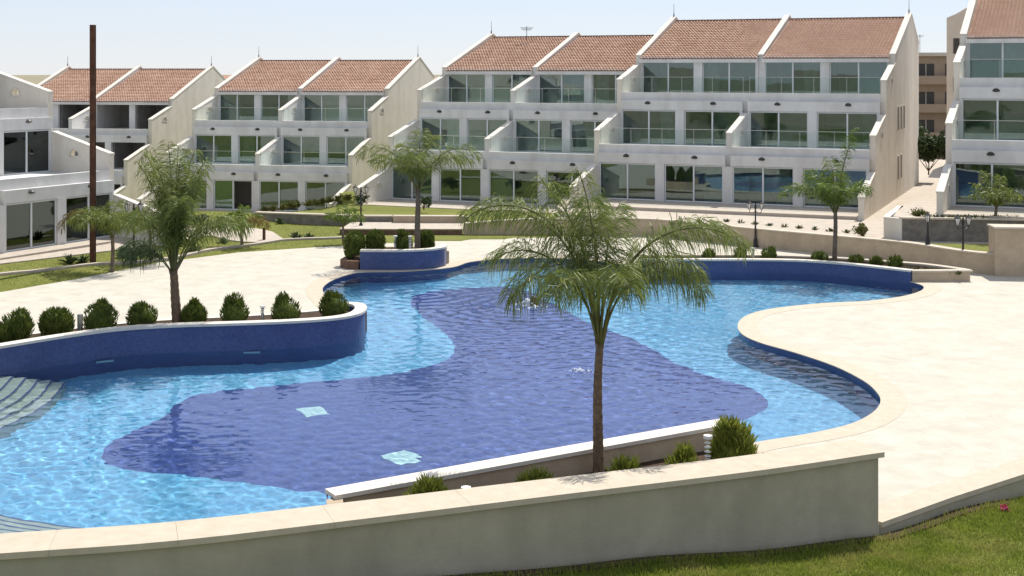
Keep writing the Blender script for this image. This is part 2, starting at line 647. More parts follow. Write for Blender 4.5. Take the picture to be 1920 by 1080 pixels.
# the outline was read off the water surface: refraction carries the line of sight about 2 m further to the floor
deep = [(x * .9326 + 2.0 * x / math.hypot(x, y), y * .9326 + 2.0 * y / math.hypot(x, y)) for x, y in deep]
dp = MB()
dp.prism([p for p in deep], FLOOR + .001, FLOOR + .004)
dpo = dp.build('deep_end_mosaic', 'tile_deep', pool_floor)
for (x, y, a) in ((-5.38, 36.05, .5), (-2.63, 31.95, .55)):
    q = MB()
    for i in range(3):
        for j in range(3):
            if (i + j) % 2 == 0 or i == 1 or j == 1:
                x0, y0 = (i - 1.5) * .23, (j - 1.5) * .31
                q.box(x0 + .004, x0 + .226, y0 + .004, y0 + .306, 0, .012)
    o = q.build('drain_mosaic', 'drain_tile', pool_floor)
    o.location = (x, y, FLOOR + .006)
    o.rotation_euler[2] = a

# water: a fine sheet with real waves
import numpy as np
rw_ = np.random.RandomState(4)
STEP = .05
gx = np.arange(-15.6, 17.2, STEP)
gy = np.arange(23.0, 61.9, STEP)
GX, GY = np.meshgrid(gx, gy)
HZ = np.zeros_like(GX)
for k in range(90):
    lam = .20 * (5 ** rw_.rand())
    th_ = rw_.uniform(0, 2 * PI)
    kk = 2 * PI / lam
    HZ += .00085 * lam ** .85 * np.sin(kk * (np.cos(th_) * GX + np.sin(th_) * GY) + rw_.uniform(0, 2 * PI))
# patches of livelier and calmer water
HZ *= .75 + .35 * np.sin(.31 * GX + .22 * GY + 1) * np.sin(.27 * GY - .2 * GX)
for (cx, cy, lam, amp, fall) in ((.8, 49.3, .6, .008, 7.0), (1.95, 38.6, .5, .004, 4.0), (-3.4, 51.5, .7, .008, 4.5)):
    D_ = np.hypot(GX - cx, GY - cy)
    HZ += amp * np.clip(1 - D_ / fall, 0, 1) * np.sin(2 * PI * D_ / lam)
# keep the cells that touch the pool
NXW, NYW = len(gx), len(gy)
inn = np.zeros(GX.shape, bool)
PX = np.array([p[0] for p in POOL]); PY = np.array([p[1] for p in POOL])
for a in range(len(POOL)):
    x1, y1, x2, y2 = PX[a], PY[a], PX[a - 1], PY[a - 1]
    if y1 == y2:
        continue
    inn ^= ((y1 > GY) != (y2 > GY)) & (GX < (x2 - x1) * (GY - y1) / (y2 - y1) + x1)
cell = inn[:-1, :-1] | inn[1:, :-1] | inn[:-1, 1:] | inn[1:, 1:]
jj, ii = np.nonzero(cell)
a_ = jj * NXW + ii
quads = np.stack([a_, a_ + 1, a_ + NXW + 1, a_ + NXW], 1)
used, inv = np.unique(quads, return_inverse=True)
co = np.stack([GX.ravel()[used], GY.ravel()[used], WL + HZ.ravel()[used]], 1)
me = bpy.data.meshes.new('pool_water')
me.vertices.add(len(co)); me.vertices.foreach_set('co', co.ravel())
me.loops.add(quads.size); me.loops.foreach_set('vertex_index', inv.ravel().astype(np.int32))
me.polygons.add(len(quads)); me.polygons.foreach_set('loop_start', np.arange(0, quads.size, 4, dtype=np.int32))
me.update(calc_edges=True)
me.polygons.foreach_set('use_smooth', np.ones(len(quads), bool))
water = struct(link('pool_water', me, 'water'))
water.cycles.is_caustics_caster = True

# submerged entry steps that follow the rounded left end
steps_line = seg_left
for k in range(5):
    s_ = MB()
    s_.ribbon(steps_line, -.002, .36 * (k + 1), FLOOR - .02, -.20 - .22 * k)
    struct(s_.build('pool_step', 'step_tile'))
    e_ = MB()
    e_.ribbon(steps_line, .36 * (k + 1) - .05, .36 * (k + 1) + .004, -.20 - .22 * k - .05, -.20 - .22 * k + .004)
    struct(e_.build('step_nosing', 'tile_wall'))

# ------------------------------------------------------------------ deck with pool opening
near_outer = spline([(-16, 18.6), (-11, 19.2), (-7.63, 19.9), (-5.12, 20.45), (-2.07, 21.55), (.82, 22.65), (4.52, 24.05), (6.95, 25.15)], 4)
DECK = [(6.95, 25.3), (8.84, 26.94), (10.96, 28.55), (20, 36.2), (45, 52), (45, 66), (22, 74), (-2.4, 74), (-8.1, 71.0), (-8.1, 65.35), (-9.35, 64.95), (-12.86, 63.05), (-15.77, 59.72), (-17.86, 55.13), (-19.85, 51.68), (-24, 44), (-27, 36), (-24, 24), (-16, 18.9)] + [(x, y + .25) for x, y in near_outer[4:-1]]
dk = MB()
dk.prism(DECK, -1.2, 0, [offset_closed(POOL, .006)])
struct(dk.build('pool_deck', 'deck'))
# bull-nosed coping band laid round the open edges
for nm, seg in (('pool_coping', seg_right), ('pool_coping', seg_far)):
    c_ = MB()
    c_.ribbon(seg, .05, -.62, -.02, .007)
    o = struct(c_.build(nm, 'near_coping'))

# ------------------------------------------------------------------ lawns
EDGE = [(-30, 33), (-27, 38), (-24, 44), (-19.85, 51.68), (-17.86, 55.13), (-15.77, 59.72), (-12.86, 63.05), (-9.35, 64.95), (-8.1, 65.35), (-6, 66)]


def edge_dist(x, y):
    best = 1e9
    sg = 1
    for a, b in zip(EDGE, EDGE[1:]):
        dx, dy = b[0] - a[0], b[1] - a[1]
        t = max(0, min(1, ((x - a[0]) * dx + (y - a[1]) * dy) / (dx * dx + dy * dy)))
        qx, qy = a[0] + dx * t - x, a[1] + dy * t - y
        d = math.hypot(qx, qy)
        if d < best:
            best = d
            sg = 1 if dx * (y - a[1]) - dy * (x - a[0]) > 0 else -1
    return best * sg


def lawn_z(x, y):
    s = edge_dist(x, y)
    if s < -.25:
        return -.5
    left = 1 - sm(-17.5, -11.5, x)
    z = .015 + left * (.12 * sm(0, 1.6, s) + .33 * sm(1.6, 6.0, s))
    z -= (1.2 + left * .75) * sm(76, 90, y)
    if s < 0:
        z = -.05 + .04 * (s / .25)
    z -= .95 * sm(94, 102, y) * (1 - sm(-32, -27, x))
    return z


lw = MB()
nx, ny = 120, 150
X0, X1, Y0, Y1 = -75, 8, 34, 135
for j in range(ny + 1):
    for i in range(nx + 1):
        x, y = X0 + (X1 - X0) * (i / nx) ** .75, Y0 + (Y1 - Y0) * (j / ny) ** 1.15
        lw.v.append((x, y, lawn_z(x, y)))
for j in range(ny):
    for i in range(nx):
        a = j * (nx + 1) + i
        fc = (a, a + 1, a + nx + 2, a + nx + 1)
        if max(lw.v[q][2] for q in fc) > -.49 or lw.v[a][1] > 75:
            lw.f.append(fc)
struct(lw.build('lawn', 'lawn_far', smooth=True))


def drape(name, m, left, right, dz, nseg=24):
    """path laid on the lawn between two plan polylines"""
    A = spline(left, nseg // (len(left) - 1))
    B = spline(right, nseg // (len(right) - 1))
    n = min(len(A), len(B))
    q = MB()
    K = 5
    for k in range(n):
        for t in range(K + 1):
            x = A[k][0] + (B[k][0] - A[k][0]) * t / K
            y = A[k][1] + (B[k][1] - A[k][1]) * t / K
            q.v.append((x, y, lawn_z(x, y) + dz))
    for k in range(n - 1):
        for t in range(K):
            a = k * (K + 1) + t
            q.f.append((a, a + 1, a + K + 2, a + K + 1))
    # skirts
    for edge in (0, K):
        for k in range(n - 1):
            a, b = k * (K + 1) + edge, (k + 1) * (K + 1) + edge
            va, vb = q.v[a], q.v[b]
            q.quad(va, vb, (vb[0], vb[1], vb[2] - .3), (va[0], va[1], va[2] - .3))
    return struct(q.build(name, m))


drape('garden_path', 'paving', [(-30, 46.5), (-25.3, 52.0), (-21.75, 56.7), (-19.15, 60.6), (-16.6, 64.4), (-14.9, 67.6)], [(-32, 48.0), (-26.8, 53.6), (-23.0, 58.6), (-20.4, 62.6), (-18.6, 66.4), (-17.2, 69.6)], .05)
drape('garden_path', 'paving', [(-15.1, 67.0), (-13.6, 66.2), (-12.3, 66.3), (-11.6, 67.6)], [(-17.2, 69.9), (-15.4, 70.6), (-13.6, 70.9), (-12.6, 70.2)], .06)
drape('garden_path', 'paving', [(-24, 86.0), (-19, 83.0), (-15.5, 80.5)], [(-26, 91.0), (-19, 87.5), (-14.2, 84.8)], .06)
# low concrete edging between the two strips of lawn
for pts in ([(-26, 47.2), (-23.6, 51.2), (-21.04, 54.79), (-19.88, 55.97), (-18.32, 57.83), (-16.94, 58.9), (-15.3, 60.9), (-14.27, 63.2), (-12.9, 65.0), (-12.13, 66.2), (-11.57, 67.1), (-10.48, 67.6), (-9.23, 67.9), (-8.3, 68.2)],):
    ln = spline(pts, 5)
    k_ = MB()
    zz = [lawn_z(x, y) for x, y in ln]
    k_.ribbon(ln, -.14, .14, [z - .3 for z in zz], [z + .10 for z in zz])
    tag(k_.build('lawn_edging', 'paving'), 'pale concrete edging strip curving through the left lawn', 'edging')

# lawn in the foreground
NEAR_L = [(-13, 10), (24, 10), (24, 38.2), (20, 36.0), (10.96, 28.35), (8.84, 26.75), (6.95, 25.1)] + near_outer[-2::-1] + [(-24, 18)]


def near_z(x, y):
    return .20 - .055 * x + .02 * math.sin(x * 1.3 + y) + .02 * math.sin(y * 1.7)


nl = MB()
for j in range(41):
    for i in range(49):
        x, y = -24 + i, 8 + j * .8
        nl.v.append((x, y, near_z(x, y) - .02))
for j in range(40):
    for i in range(48):
        cx, cy = -23.5 + i, 8.4 + j * .8
        # stop under the garden wall and the deck's retaining kerb
        if cy < 20.2 + .55 * (cx + 6) * (1 if cx > -6 else .15) + .6 or cx > 9 and cy < 27.4 + .8 * (cx - 9):
            a = j * 49 + i
            nl.f.append((a, a + 1, a + 50, a + 49))
struct(nl.build('foreground_lawn', 'lawn_base', smooth=True))

# blades of the foreground lawn
gb = MB()
front = near_outer + [(8.84, 26.75), (10.96, 28.35), (20, 36)]


def front_y(x):
    for a, b in zip(front, front[1:]):
        if a[0] <= x <= b[0]:
            return a[1] + (b[1] - a[1]) * (x - a[0]) / (b[0] - a[0])
    return 36


r2 = random.Random(3)
for k in range(95000):
    x = r2.uniform(-3.5, 13)
    y = front_y(x) - abs(r2.gauss(0, 2.6)) - .03
    if y < 20.0 or abs(x) > .41 * y:
        continue
    if front_y(x) - y < .16 + .10 * noise.noise(Vector((x * 2.3, 0, 0))) and r2.random() < .85:
        continue
    z = near_z(x, y) - .03
    a = r2.uniform(0, 2 * PI)
    hgt = r2.uniform(.05, .12) * (1.6 if front_y(x) - y < .35 and r2.random() < .4 else 1)
    wd = r2.uniform(.007, .013)
    lx, ly = r2.gauss(0, .035), r2.gauss(0, .035)
    ca, sa = math.cos(a) * wd, math.sin(a) * wd
    gb.tri((x - ca, y - sa, z), (x + ca, y + sa, z), (x + lx, y + ly, z + hgt))
so_ = MB()
fl_ = [p for p in front if -8 < p[0] < 16]
fl_ = [(a[0] + (b_[0] - a[0]) * t_ / 4, a[1] + (b_[1] - a[1]) * t_ / 4) for a, b_ in zip(fl_, fl_[1:]) for t_ in range(4)]
so_.ribbon(fl_, .03, -.22, [near_z(x, y) - .2 for x, y in fl_], [near_z(x, y) + .012 for x, y in fl_])
struct(so_.build('soil_shadow_strip', 'soil'))  # bare soil; its dark tone also carries the shadow line along the wall
tag(gb.build('grass', 'grass_blade'), 'short mown green grass in front of the garden wall', 'grass', kind='stuff')

# blades on the left lawn
gb = MB()
for k in range(60000):
    y = r2.uniform(49, 78)
    x = r2.uniform(-.40 * y, -7.5)
    s = edge_dist(x, y)
    if s < .05:
        continue
    z = lawn_z(x, y) - .01
    if z < -.4:
        continue
    a = r2.uniform(0, 2 * PI)
    wd = .013
    ca, sa = math.cos(a) * wd, math.sin(a) * wd
    gb.tri((x - ca, y - sa, z), (x + ca, y + sa, z), (x + r2.gauss(0, .03), y + r2.gauss(0, .03), z + r2.uniform(.03, .08)))
tag(gb.build('grass', 'grass_blade'), 'mown grass of the sloping lawn left of the deck', 'grass', kind='stuff')

# ------------------------------------------------------------------ foreground garden wall, kerb wall, near planter
t = thing('garden_wall', 'long plastered wall with broad cream coping across the foreground', 'wall')
b = MB()
zb = [-.9] * len(near_outer)
b.ribbon(near_outer, .06, .72, zb, 1.30)
b.build('wall', 'near_wall', t)
cl_ = near_outer[:-1] + [(7.02, 25.17)]
cn_ = normals(cl_)
for k in range(0, len(cl_) - 1, 3):
    idx = list(range(k, min(k + 4, len(cl_))))
    if len(idx) < 2:
        break
    b = MB()
    rows = []
    for q_, m_ in enumerate(idx):
        (x, y), (nx_, ny_) = cl_[m_], cn_[m_]
        sh = -.004 if q_ == len(idx) - 1 and m_ < len(cl_) - 1 else 0
        x, y = x + ny_ * sh, y - nx_ * sh
        rows.append(len(b.v))
        for of, z in ((-.02, 1.302), (-.02, 1.40), (.88, 1.40), (.88, 1.302)):
            b.v.append((x + nx_ * of, y + ny_ * of, z))
    for a_, c_ in zip(rows, rows[1:]):
        b.f += [(a_ + q_, a_ + (q_ + 1) % 4, c_ + (q_ + 1) % 4, c_ + q_) for q_ in range(4)]
    b.f += [(rows[0], rows[0] + 3, rows[0] + 2, rows[0] + 1), (rows[-1], rows[-1] + 1, rows[-1] + 2, rows[-1] + 3)]
    b.build('coping_slab', 'near_coping', t)

kl = [(6.98, 25.33), (8.84, 26.85), (10.96, 28.45), (15, 31.8), (20, 36.05), (32, 44)]
t = thing('kerb_wall', 'low plastered retaining kerb holding the deck above the grass at right', 'wall')
b = MB()
b.ribbon(kl, -.02, .35, -1.1, -.075)
b.build('wall', 'near_wall', t)
b = MB()
b.ribbon(kl, -.06, .62, -.073, .03)
b.build('coping', 'near_coping', t)

il = [(-3.38, 24.87), (-1.5, 26.03), (1.0, 27.57), (3.0, 28.8), (4.58, 29.77)]
t = thing('planter', 'narrow planter bed behind the foreground wall holding a tall palm', 'planter')
b = MB()
b.ribbon(il, -.36, -.008, -.3, .72)
b.ribbon([(-3.36, 24.5), (-3.1, 22.8)], -.05, .25, -.3, .72)
b.build('wall', 'tan_stone', t)
b = MB()
b.ribbon(il, .006, -.022, FLOOR, .715)
b.build('tile_facing', 'tile_wall', t)
b = MB()
b.ribbon([(-3.42, 24.8), (-3.16, 22.8)], -.03, .0, FLOOR, .715)
b.build('tile_facing', 'tile_wall', t)
b = MB()
b.ribbon([(-3.46, 24.82)] + il[1:-1] + [(4.68, 29.83)], -.42, .05, .722, .80)
b.build('coping', 'coping_white', t)
b = MB()
b.prism([(-3.0, 22.5), (.4, 23.7), (4.5, 25.2), (5.2, 27.5), (4.7, 29.3), (3.0, 28.5), (-3.0, 24.8)], -.2, .30)
b.build('soil', 'soil', t)
b = MB()
b.ribbon([(4.75, 29.6), (5.15, 27.5), (5.0, 25.4)], -.12, .12, -.2, .20)
b.build('end_kerb', 'tan_coping', t)

# ------------------------------------------------------------------ curved blue planter on the left
front_l = list(reversed(seg_leftplanter))
front_l = [(-19.5, 33.2), (-17.0, 35.9)] + front_l
back_l = spline([(-5.75, 45.25), (-7.5, 44.3), (-9.5, 43.6), (-11.5, 43.0), (-13.3, 42.0), (-15.2, 40.4), (-18, 38), (-21, 35)], 3)
t = thing('planter', 'long curved planter with dark blue mosaic front at the left of the pool', 'planter')
b = MB()
b.ribbon(front_l, .004, .30, FLOOR, .66)
b.build('mosaic_wall', 'tile_wall', t)
b = MB()
b.ribbon(front_l, -.035, .36, .662, .74)
b.build('coping', 'coping_white', t)
b = MB()
b.ribbon(back_l, -.14, .14, -.1, .55)
b.build('rear_wall', 'cream_stucco', t)
b = MB()
b.prism([p for p in [(x + .0, y + .32) for x, y in front_l[:-5]]] + back_l, -.1, .52)
b.build('soil', 'soil', t)

# ------------------------------------------------------------------ small blue planter behind the pool
fr = spline([(-6.55, 57.45), (-5.6, 57.4), (-4.6, 57.42), (-3.55, 57.8), (-2.98, 58.5), (-2.9, 59.4)], 5)
bk = [(-2.9, 59.4), (-3.2, 60.6), (-5.0, 61.0), (-7.0, 60.6)]
t = thing('planter', 'small rounded planter faced in blue mosaic at the far pool edge', 'planter')
b = MB()
b.ribbon(fr, 0, .28, 0, .78)
b.build('mosaic_wall', 'tile_wall', t)
b = MB()
b.ribbon(fr, -.03, .34, .782, .86)
b.build('coping', 'coping_white', t)
b = MB()
b.ribbon(bk, -.1, .16, 0, .55)
b.build('rear_wall', 'tan_stone', t)
b = MB()
b.prism([(x, y + .3) for x, y in fr] + bk[1:] + [(-6.9, 58.2)], .0, .5)
b.build('soil', 'soil', t)
b = MB()
b.ribbon([(-6.62, 57.55), (-7.1, 57.65), (-7.5, 58.2), (-7.35, 59.4), (-7.0, 60.6)], 0, -.24, 0, .36)
b.build('stone_end', 'brown_stone', t)

# ------------------------------------------------------------------ long blue planter at the far right of the pool
fp = list(reversed(seg_farplanter))
bp_ = spline([(5.6, 59.0), (8.3, 59.1), (11.7, 59.0), (14.2, 58.2), (16.2, 57.1), (17.6, 56.2), (18.7, 54.75)], 4)
t = thing('planter', 'low planter faced in blue mosaic along the far right pool edge', 'planter')
b = MB()
b.ribbon(fp, .004, .28, FLOOR, .38)
b.build('mosaic_wall', 'tile_wall', t)
b = MB()
b.ribbon(fp, -.03, .33, .382, .46)
b.build('coping', 'coping_white', t)
b = MB()
b.ribbon(bp_, -.28, .0, 0, .38)
b.build('rear_wall', 'tan_stone', t)
b = MB()
b.ribbon(bp_, -.32, .04, .382, .455)
b.build('rear_coping', 'tan_coping', t)
b = MB()
b.ribbon([(16.3, 54.26), (17.4, 54.3), (18.68, 54.36)], .0, .3, 0, .375)
b.build('stone_end', 'tan_stone', t)
b = MB()
b.ribbon([(16.3, 54.26), (17.4, 54.3), (18.78, 54.37)], -.04, .34, .378, .452)
b.build('end_coping', 'tan_coping', t)
b = MB()
b.prism([(x, y + .26) for x, y in fp] + [(17.6, 54.5), (18.4, 54.6)] + list(reversed(bp_)), .0, .32)
b.build('soil', 'soil', t)

# ------------------------------------------------------------------ retaining walls and terraces
rw = spline([(-2.5, 69.7, .62), (1.1, 69.7, .85), (5.1, 69.3, .92), (7.5, 68.9, .92), (10.2, 66.56, .90), (13.66, 63.24, .92), (17.3, 59.9, .93), (19.1, 57.0, .92), (20.3, 56.0, .90)], 5)
t = thing('retaining_wall', 'long curved tan retaining wall behind the pool deck', 'wall')
b = MB()
b.ribbon([p[:2] for p in rw], 0, .35, -.1, [p[2] - .06 for p in rw])
b.build('wall', 'tan_stone', t)
b = MB()
b.ribbon([p[:2] for p in rw], -.05, .42, [p[2] - .058 for p in rw], [p[2] for p in rw])
b.build('coping', 'tan_coping', t)

b = MB()
tp = [(p[0] + .1, p[1] + .3) for p in rw[12:]]
b.prism(tp + [(40, 56.3), (60, 66), (60, 110), (30, 118), (12, 110), (3.4, 84), (2.6, 76), (3.0, 72)], -2.7, .84)
struct(b.build('upper_terrace', 'paving'))
b = MB()
b.prism([(18.3, 59.6), (20.4, 56.6), (30, 56.6), (30, 58.2), (20.6, 59.4)], .5, .87)
struct(b.build('terrace_lawn', 'lawn_far'))

lt = [(-14.45, 75.3), (-10.17, 73.95), (-8.2, 73.5), (-4.0, 73.4), (-2.4, 72.9), (-2.0, 70.1), (5.0, 69.7), (6.0, 76.0), (3.0, 84), (3, 92), (-6, 96), (-12, 92), (-9.9, 84.6), (-12.2, 80.2)]
b = MB()
b.prism(lt, -2.7, .50)
b.v = [(x, y, (.50 if y < 75.5 else .2) if z > 0 else z) for x, y, z in b.v]
struct(b.build('raised_lawn', 'lawn_far'))
for label, mt, ln, z0, z1 in (
        ('dark stone wall holding the raised lawn below the middle building', 'grey_stone', [(-14.5, 75.2), (-10.2, 73.85), (-8.2, 73.35), (-6.6, 73.3)], -.4, .62),
        ('low reddish brown stone wall behind the small blue planter', 'brown_stone', [(-9.0, 69.7), (-6, 69.6), (-2.6, 69.6)], -.2, .34),
        ('tan stone step wall just left of the long retaining wall', 'tan_stone', [(-6.5, 72.9), (-4.5, 72.8), (-2.5, 72.8)], -.1, .66)):
    t = thing('garden_wall', label, 'wall')
    b = MB()
    b.ribbon(ln, 0, .35, z0, z1 - .07)
    b.build('wall', mt, t)
    b = MB()
    b.ribbon(ln, -.04, .40, z1 - .068, z1)
    b.build('coping', 'tan_coping', t)
b = MB()
b.prism([(-9.0, 69.9), (-2.6, 69.9), (-2.5, 72.9), (-8.8, 73.3)], -.3, .28)
struct(b.build('garden_path', 'paving'))

t = thing('pier_wall', 'tall plain tan pier wall at the right edge beside the lamp', 'wall')
b = MB()
b.prism([(20.2, 55.75), (32, 54.2), (32, 55.2), (20.3, 56.8)], -.1, 1.98)
b.build('wall', 'tan_stone', t)
b = MB()
b.prism([(20.15, 55.69), (32, 54.14), (32, 55.26), (20.25, 56.86)], 1.982, 2.06)
b.build('coping', 'tan_coping', t)

t = thing('terrace_wall', 'stone wall with left end coloured as sunlit below the right hand building', 'wall')
b = MB()
b.ribbon([(17.72, 60.7), (19.5, 60.48), (21.9, 60.2), (27, 58.6), (34, 56.6)], 0, .35, .7, 1.84)
b.build('wall', 'grey_stone', t)
b = MB()
b.ribbon([(17.72, 60.66), (17.1, 61.35), (17.4, 62.2), (19.2, 66.4)], 0, -.3, .7, 1.86)
b.build('sunlit_end', 'cream_stucco', t)  # sunlit left face put into the colour, paler than the stone wall
b = MB()
b.ribbon([(17.66, 60.66), (19.5, 60.44), (21.9, 60.16), (27, 58.56), (34, 56.56)], -.04, .40, 1.842, 1.92)
b.build('coping', 'tan_coping', t)
b = MB()
b.prism([(17.6, 61.6), (17.9, 60.95), (21.9, 60.4), (34, 56.9), (37, 63), (21, 69), (19.4, 66.4)], .7, 1.86)
struct(b.build('building_terrace', 'paving'))

# stair up the alley between the two right-hand buildings
t = thing('stair', 'beige concrete stair climbing the alley between the two right buildings', 'stair', (17.55, 64.5, .84), R(-23.3))
for k in range(5):
    b = MB()
    b.box(1.0, 3.6, k * .42, 3, k * .13 - .02, (k + 1) * .13)
    b.build('step', 'tan_coping', t)
b = MB()
b.prism([(.6, 2.9), (4.4, 2.9), (4.4, 40), (.6, 40)], -.5, .645)
b.build('landing', 'paving', t)


# ------------------------------------------------------------------ terraced buildings
ST, SB, GD = 3.0, 4.15, 3.95        # storey, set-back per storey, terrace depth to the glass
ARCH = (lambda c, z, r: [(c - r, z), (c + r, z)] + [(c + r * math.cos(a), z + .08 + r * math.sin(a)) for a in [PI * k / 8 for k in range(0, 9)]])


RIDGE = 11.28


def profile(base, mid3, low=True):
    p = [(0, base), (0, .95), (GD - .15, 1.95), (SB, 1.95 + .05)] if low else [(GD - .1, base), (GD - .1, ST - .9), (SB, ST - .85)]
    p += [(SB, ST + .95), (SB + GD - .15, ST + 1.95), (2 * SB, ST + 2.0)]
    if mid3:
        p += [(2 * SB, 2 * ST + .95), (2 * SB + GD - .15, 2 * ST + 1.95), (2 * SB + GD - .1, 8.50)]
    else:
        p += [(2 * SB, 2 * ST - .02), (2 * SB + GD - .02, 2 * ST - .02), (2 * SB + GD - .02, 8.5)]
    p += [(20.3, RIDGE), (24.5, 9.4), (24.5, base)]
    return p


def cross_wall(parent, u, th, m, mid3=True, base=-1.2, arches=True, low=True):
    prof = profile(base, mid3, low)
    holes = []
    if arches:
        for k in range(0 if low else 1, 3 if mid3 else 2):
            holes.append(ARCH(k * SB + 2.35, k * ST + .78, .30)[1:])
    loops = [prof] + holes
    tris = tessellate_polygon([[Vector((p[0], p[1], 0)) for p in lp] for lp in loops])
    flat = [p for lp in loops for p in lp]
    q = MB()
    n = len(flat)
    q.v = [(u, p[0], p[1]) for p in flat] + [(u + th, p[0], p[1]) for p in flat]
    for tr in tris:
        a, b_, c = (flat[i] for i in tr)
        cr = (b_[0] - a[0]) * (c[1] - a[1]) - (b_[1] - a[1]) * (c[0] - a[0])
        tt = tr if cr < 0 else tr[::-1]
        q.f.append(tuple(tt))
        q.f.append(tuple(n + i for i in tt[::-1]))
    off = 0
    for li, lp in enumerate(loops):
        for k in range(len(lp)):
            a, b_ = off + k, off + (k + 1) % len(lp)
            q.f.append((a, b_, n + b_, n + a) if li else (b_, a, n + a, n + b_))
        off += len(lp)
    o = q.build('cross_wall', m, parent)
    # bright copings on every sloping top
    runs = [((-.03, .95), (GD - .1, 1.96))] if low else []
    runs += [((SB - .03, ST + .95), (SB + GD - .1, ST + 1.96))]
    if mid3:
        runs.append(((2 * SB - .03, 2 * ST + .95), (2 * SB + GD - .1, 2 * ST + 1.96)))
    runs += [((2 * SB + GD - .1, 8.51), (20.3, RIDGE + .01)), ((20.3, RIDGE + .01), (24.5, 9.41))]
    for (v0, z0), (v1, z1) in runs:
        e = .03
        A = [(u - e, v0, z0 + .003), (u + th + e, v0, z0 + .003), (u + th + e, v1, z1 + .003), (u - e, v1, z1 + .003)]
        B = [(x, y, z + .08) for x, y, z in A]
        c = MB()
        c.v = A + B
        c.f = [(3, 2, 1, 0), (4, 5, 6, 7)] + [(k, (k + 1) % 4, 4 + (k + 1) % 4, 4 + k) for k in range(4)]
        c.build('coping', 'coping_white', o)
    if arches:
        for k in range(0 if low else 1, 3 if mid3 else 2):
            ring_o = ARCH(k * SB + 2.35, k * ST + .70, .42)[1:]
            ring_i = ARCH(k * SB + 2.35, k * ST + .78, .30)[1:]
            fmb = MB()
            for x0 in (u - .03, u + th + .004):
                i = len(fmb.v)
                nn = len(ring_o)
                for rr in (ring_o, ring_i):
                    for x in (x0, x0 + .026):
                        fmb.v += [(x, p[0], p[1]) for p in rr]
                for a in range(nn):
                    b_ = (a + 1) % nn
                    fmb.f += [(i + a, i + b_, i + 2 * nn + b_, i + 2 * nn + a), (i + nn + a, i + nn + b_, i + 3 * nn + b_, i + 3 * nn + a), (i + a, i + b_, i + nn + b_, i + nn + a)]
            fmb.build('arch_surround', 'coping_white', o)
    return o


WIN_CACHE = {}


def window(parent, u0, u1, v, z0, z1, slid=False):
    key = (round(u1 - u0, 3), round(z1 - z0, 3))
    if key not in WIN_CACHE:
        W, Hh = u1 - u0, z1 - z0
        fr = MB()
        for (a, b_, c, d) in ((0, W, 0, .07), (0, W, Hh - .06, Hh), (0, .06, .072, Hh - .062), (W - .06, W, .072, Hh - .062)):
            fr.box(a, b_, -.04, .04, c, d)
        fr.box(W / 2 - .045, W / 2 + .045, -.055, .035, .072, Hh - .062)
        fm = bpy.data.meshes.new('window')
        fm.from_pydata(fr.v, [], fr.f)
        fm.materials.append(MATS['alu'])
        pa = MB()
        pa.box(.062, W / 2 - .047, -.008, .008, .074, Hh - .064)
        pm = bpy.data.meshes.new('pane')
        pm.from_pydata(pa.v, [], pa.f)
        pm.materials.append(MATS['glass_window'])
        WIN_CACHE[key] = (fm, pm)
    fm, pm = WIN_CACHE[key]
    o = link('window', fm, None, parent)
    o.location = (u0, v, z0)
    for k in range(2):
        p = link('pane', pm, None, o)
        p.location = (0 if slid else k * ((u1 - u0) / 2 - .015), .02 * k if slid else 0, 0)
        p.rotation_euler = (rnd.gauss(0, .004), 0, rnd.gauss(0, .006))
    return o


LAMP_MESH = None


def wall_lamp(parent, u, v, z):
    global LAMP_MESH
    if LAMP_MESH is None:
        q = MB()
        q.box(-.08, .08, -.04, 0, -.08, .14)
        q.lathe([(.05, 0), (.19, .03), (.22, .09), (.13, .18), (.04, .22)], (0, -.22, -.09), 10)
        LAMP_MESH = bpy.data.meshes.new('wall_lamp')
        LAMP_MESH.from_pydata(q.v, [], q.f)
        LAMP_MESH.materials.append(MATS['dark_metal'])
    o = link('wall_lamp', LAMP_MESH, None, parent)
    o.location = (u, v, z)


def railing(parent, u0, u1, v, z):
    r_ = MB()
    r_.box(u0, u1, v - .015, v + .015, z + 1.16, z + 1.185)
    n = max(2, round((u1 - u0) / 1.9))
    for k in range(n + 1):
        x = u0 + .03 + (u1 - u0 - .06) * k / n
        r_.box(x - .009, x + .009, v - .012, v + .012, z + .222, z + 1.158)
    o = r_.build('railing', 'steel', parent)
    for k in range(n):
        p = MB()
        p.box(u0 + (u1 - u0) * k / n + .05, u0 + (u1 - u0) * (k + 1) / n - .05, v - .005, v + .005, z + .26, z + 1.13)
        p.build('glass_panel', 'glass_rail', o)


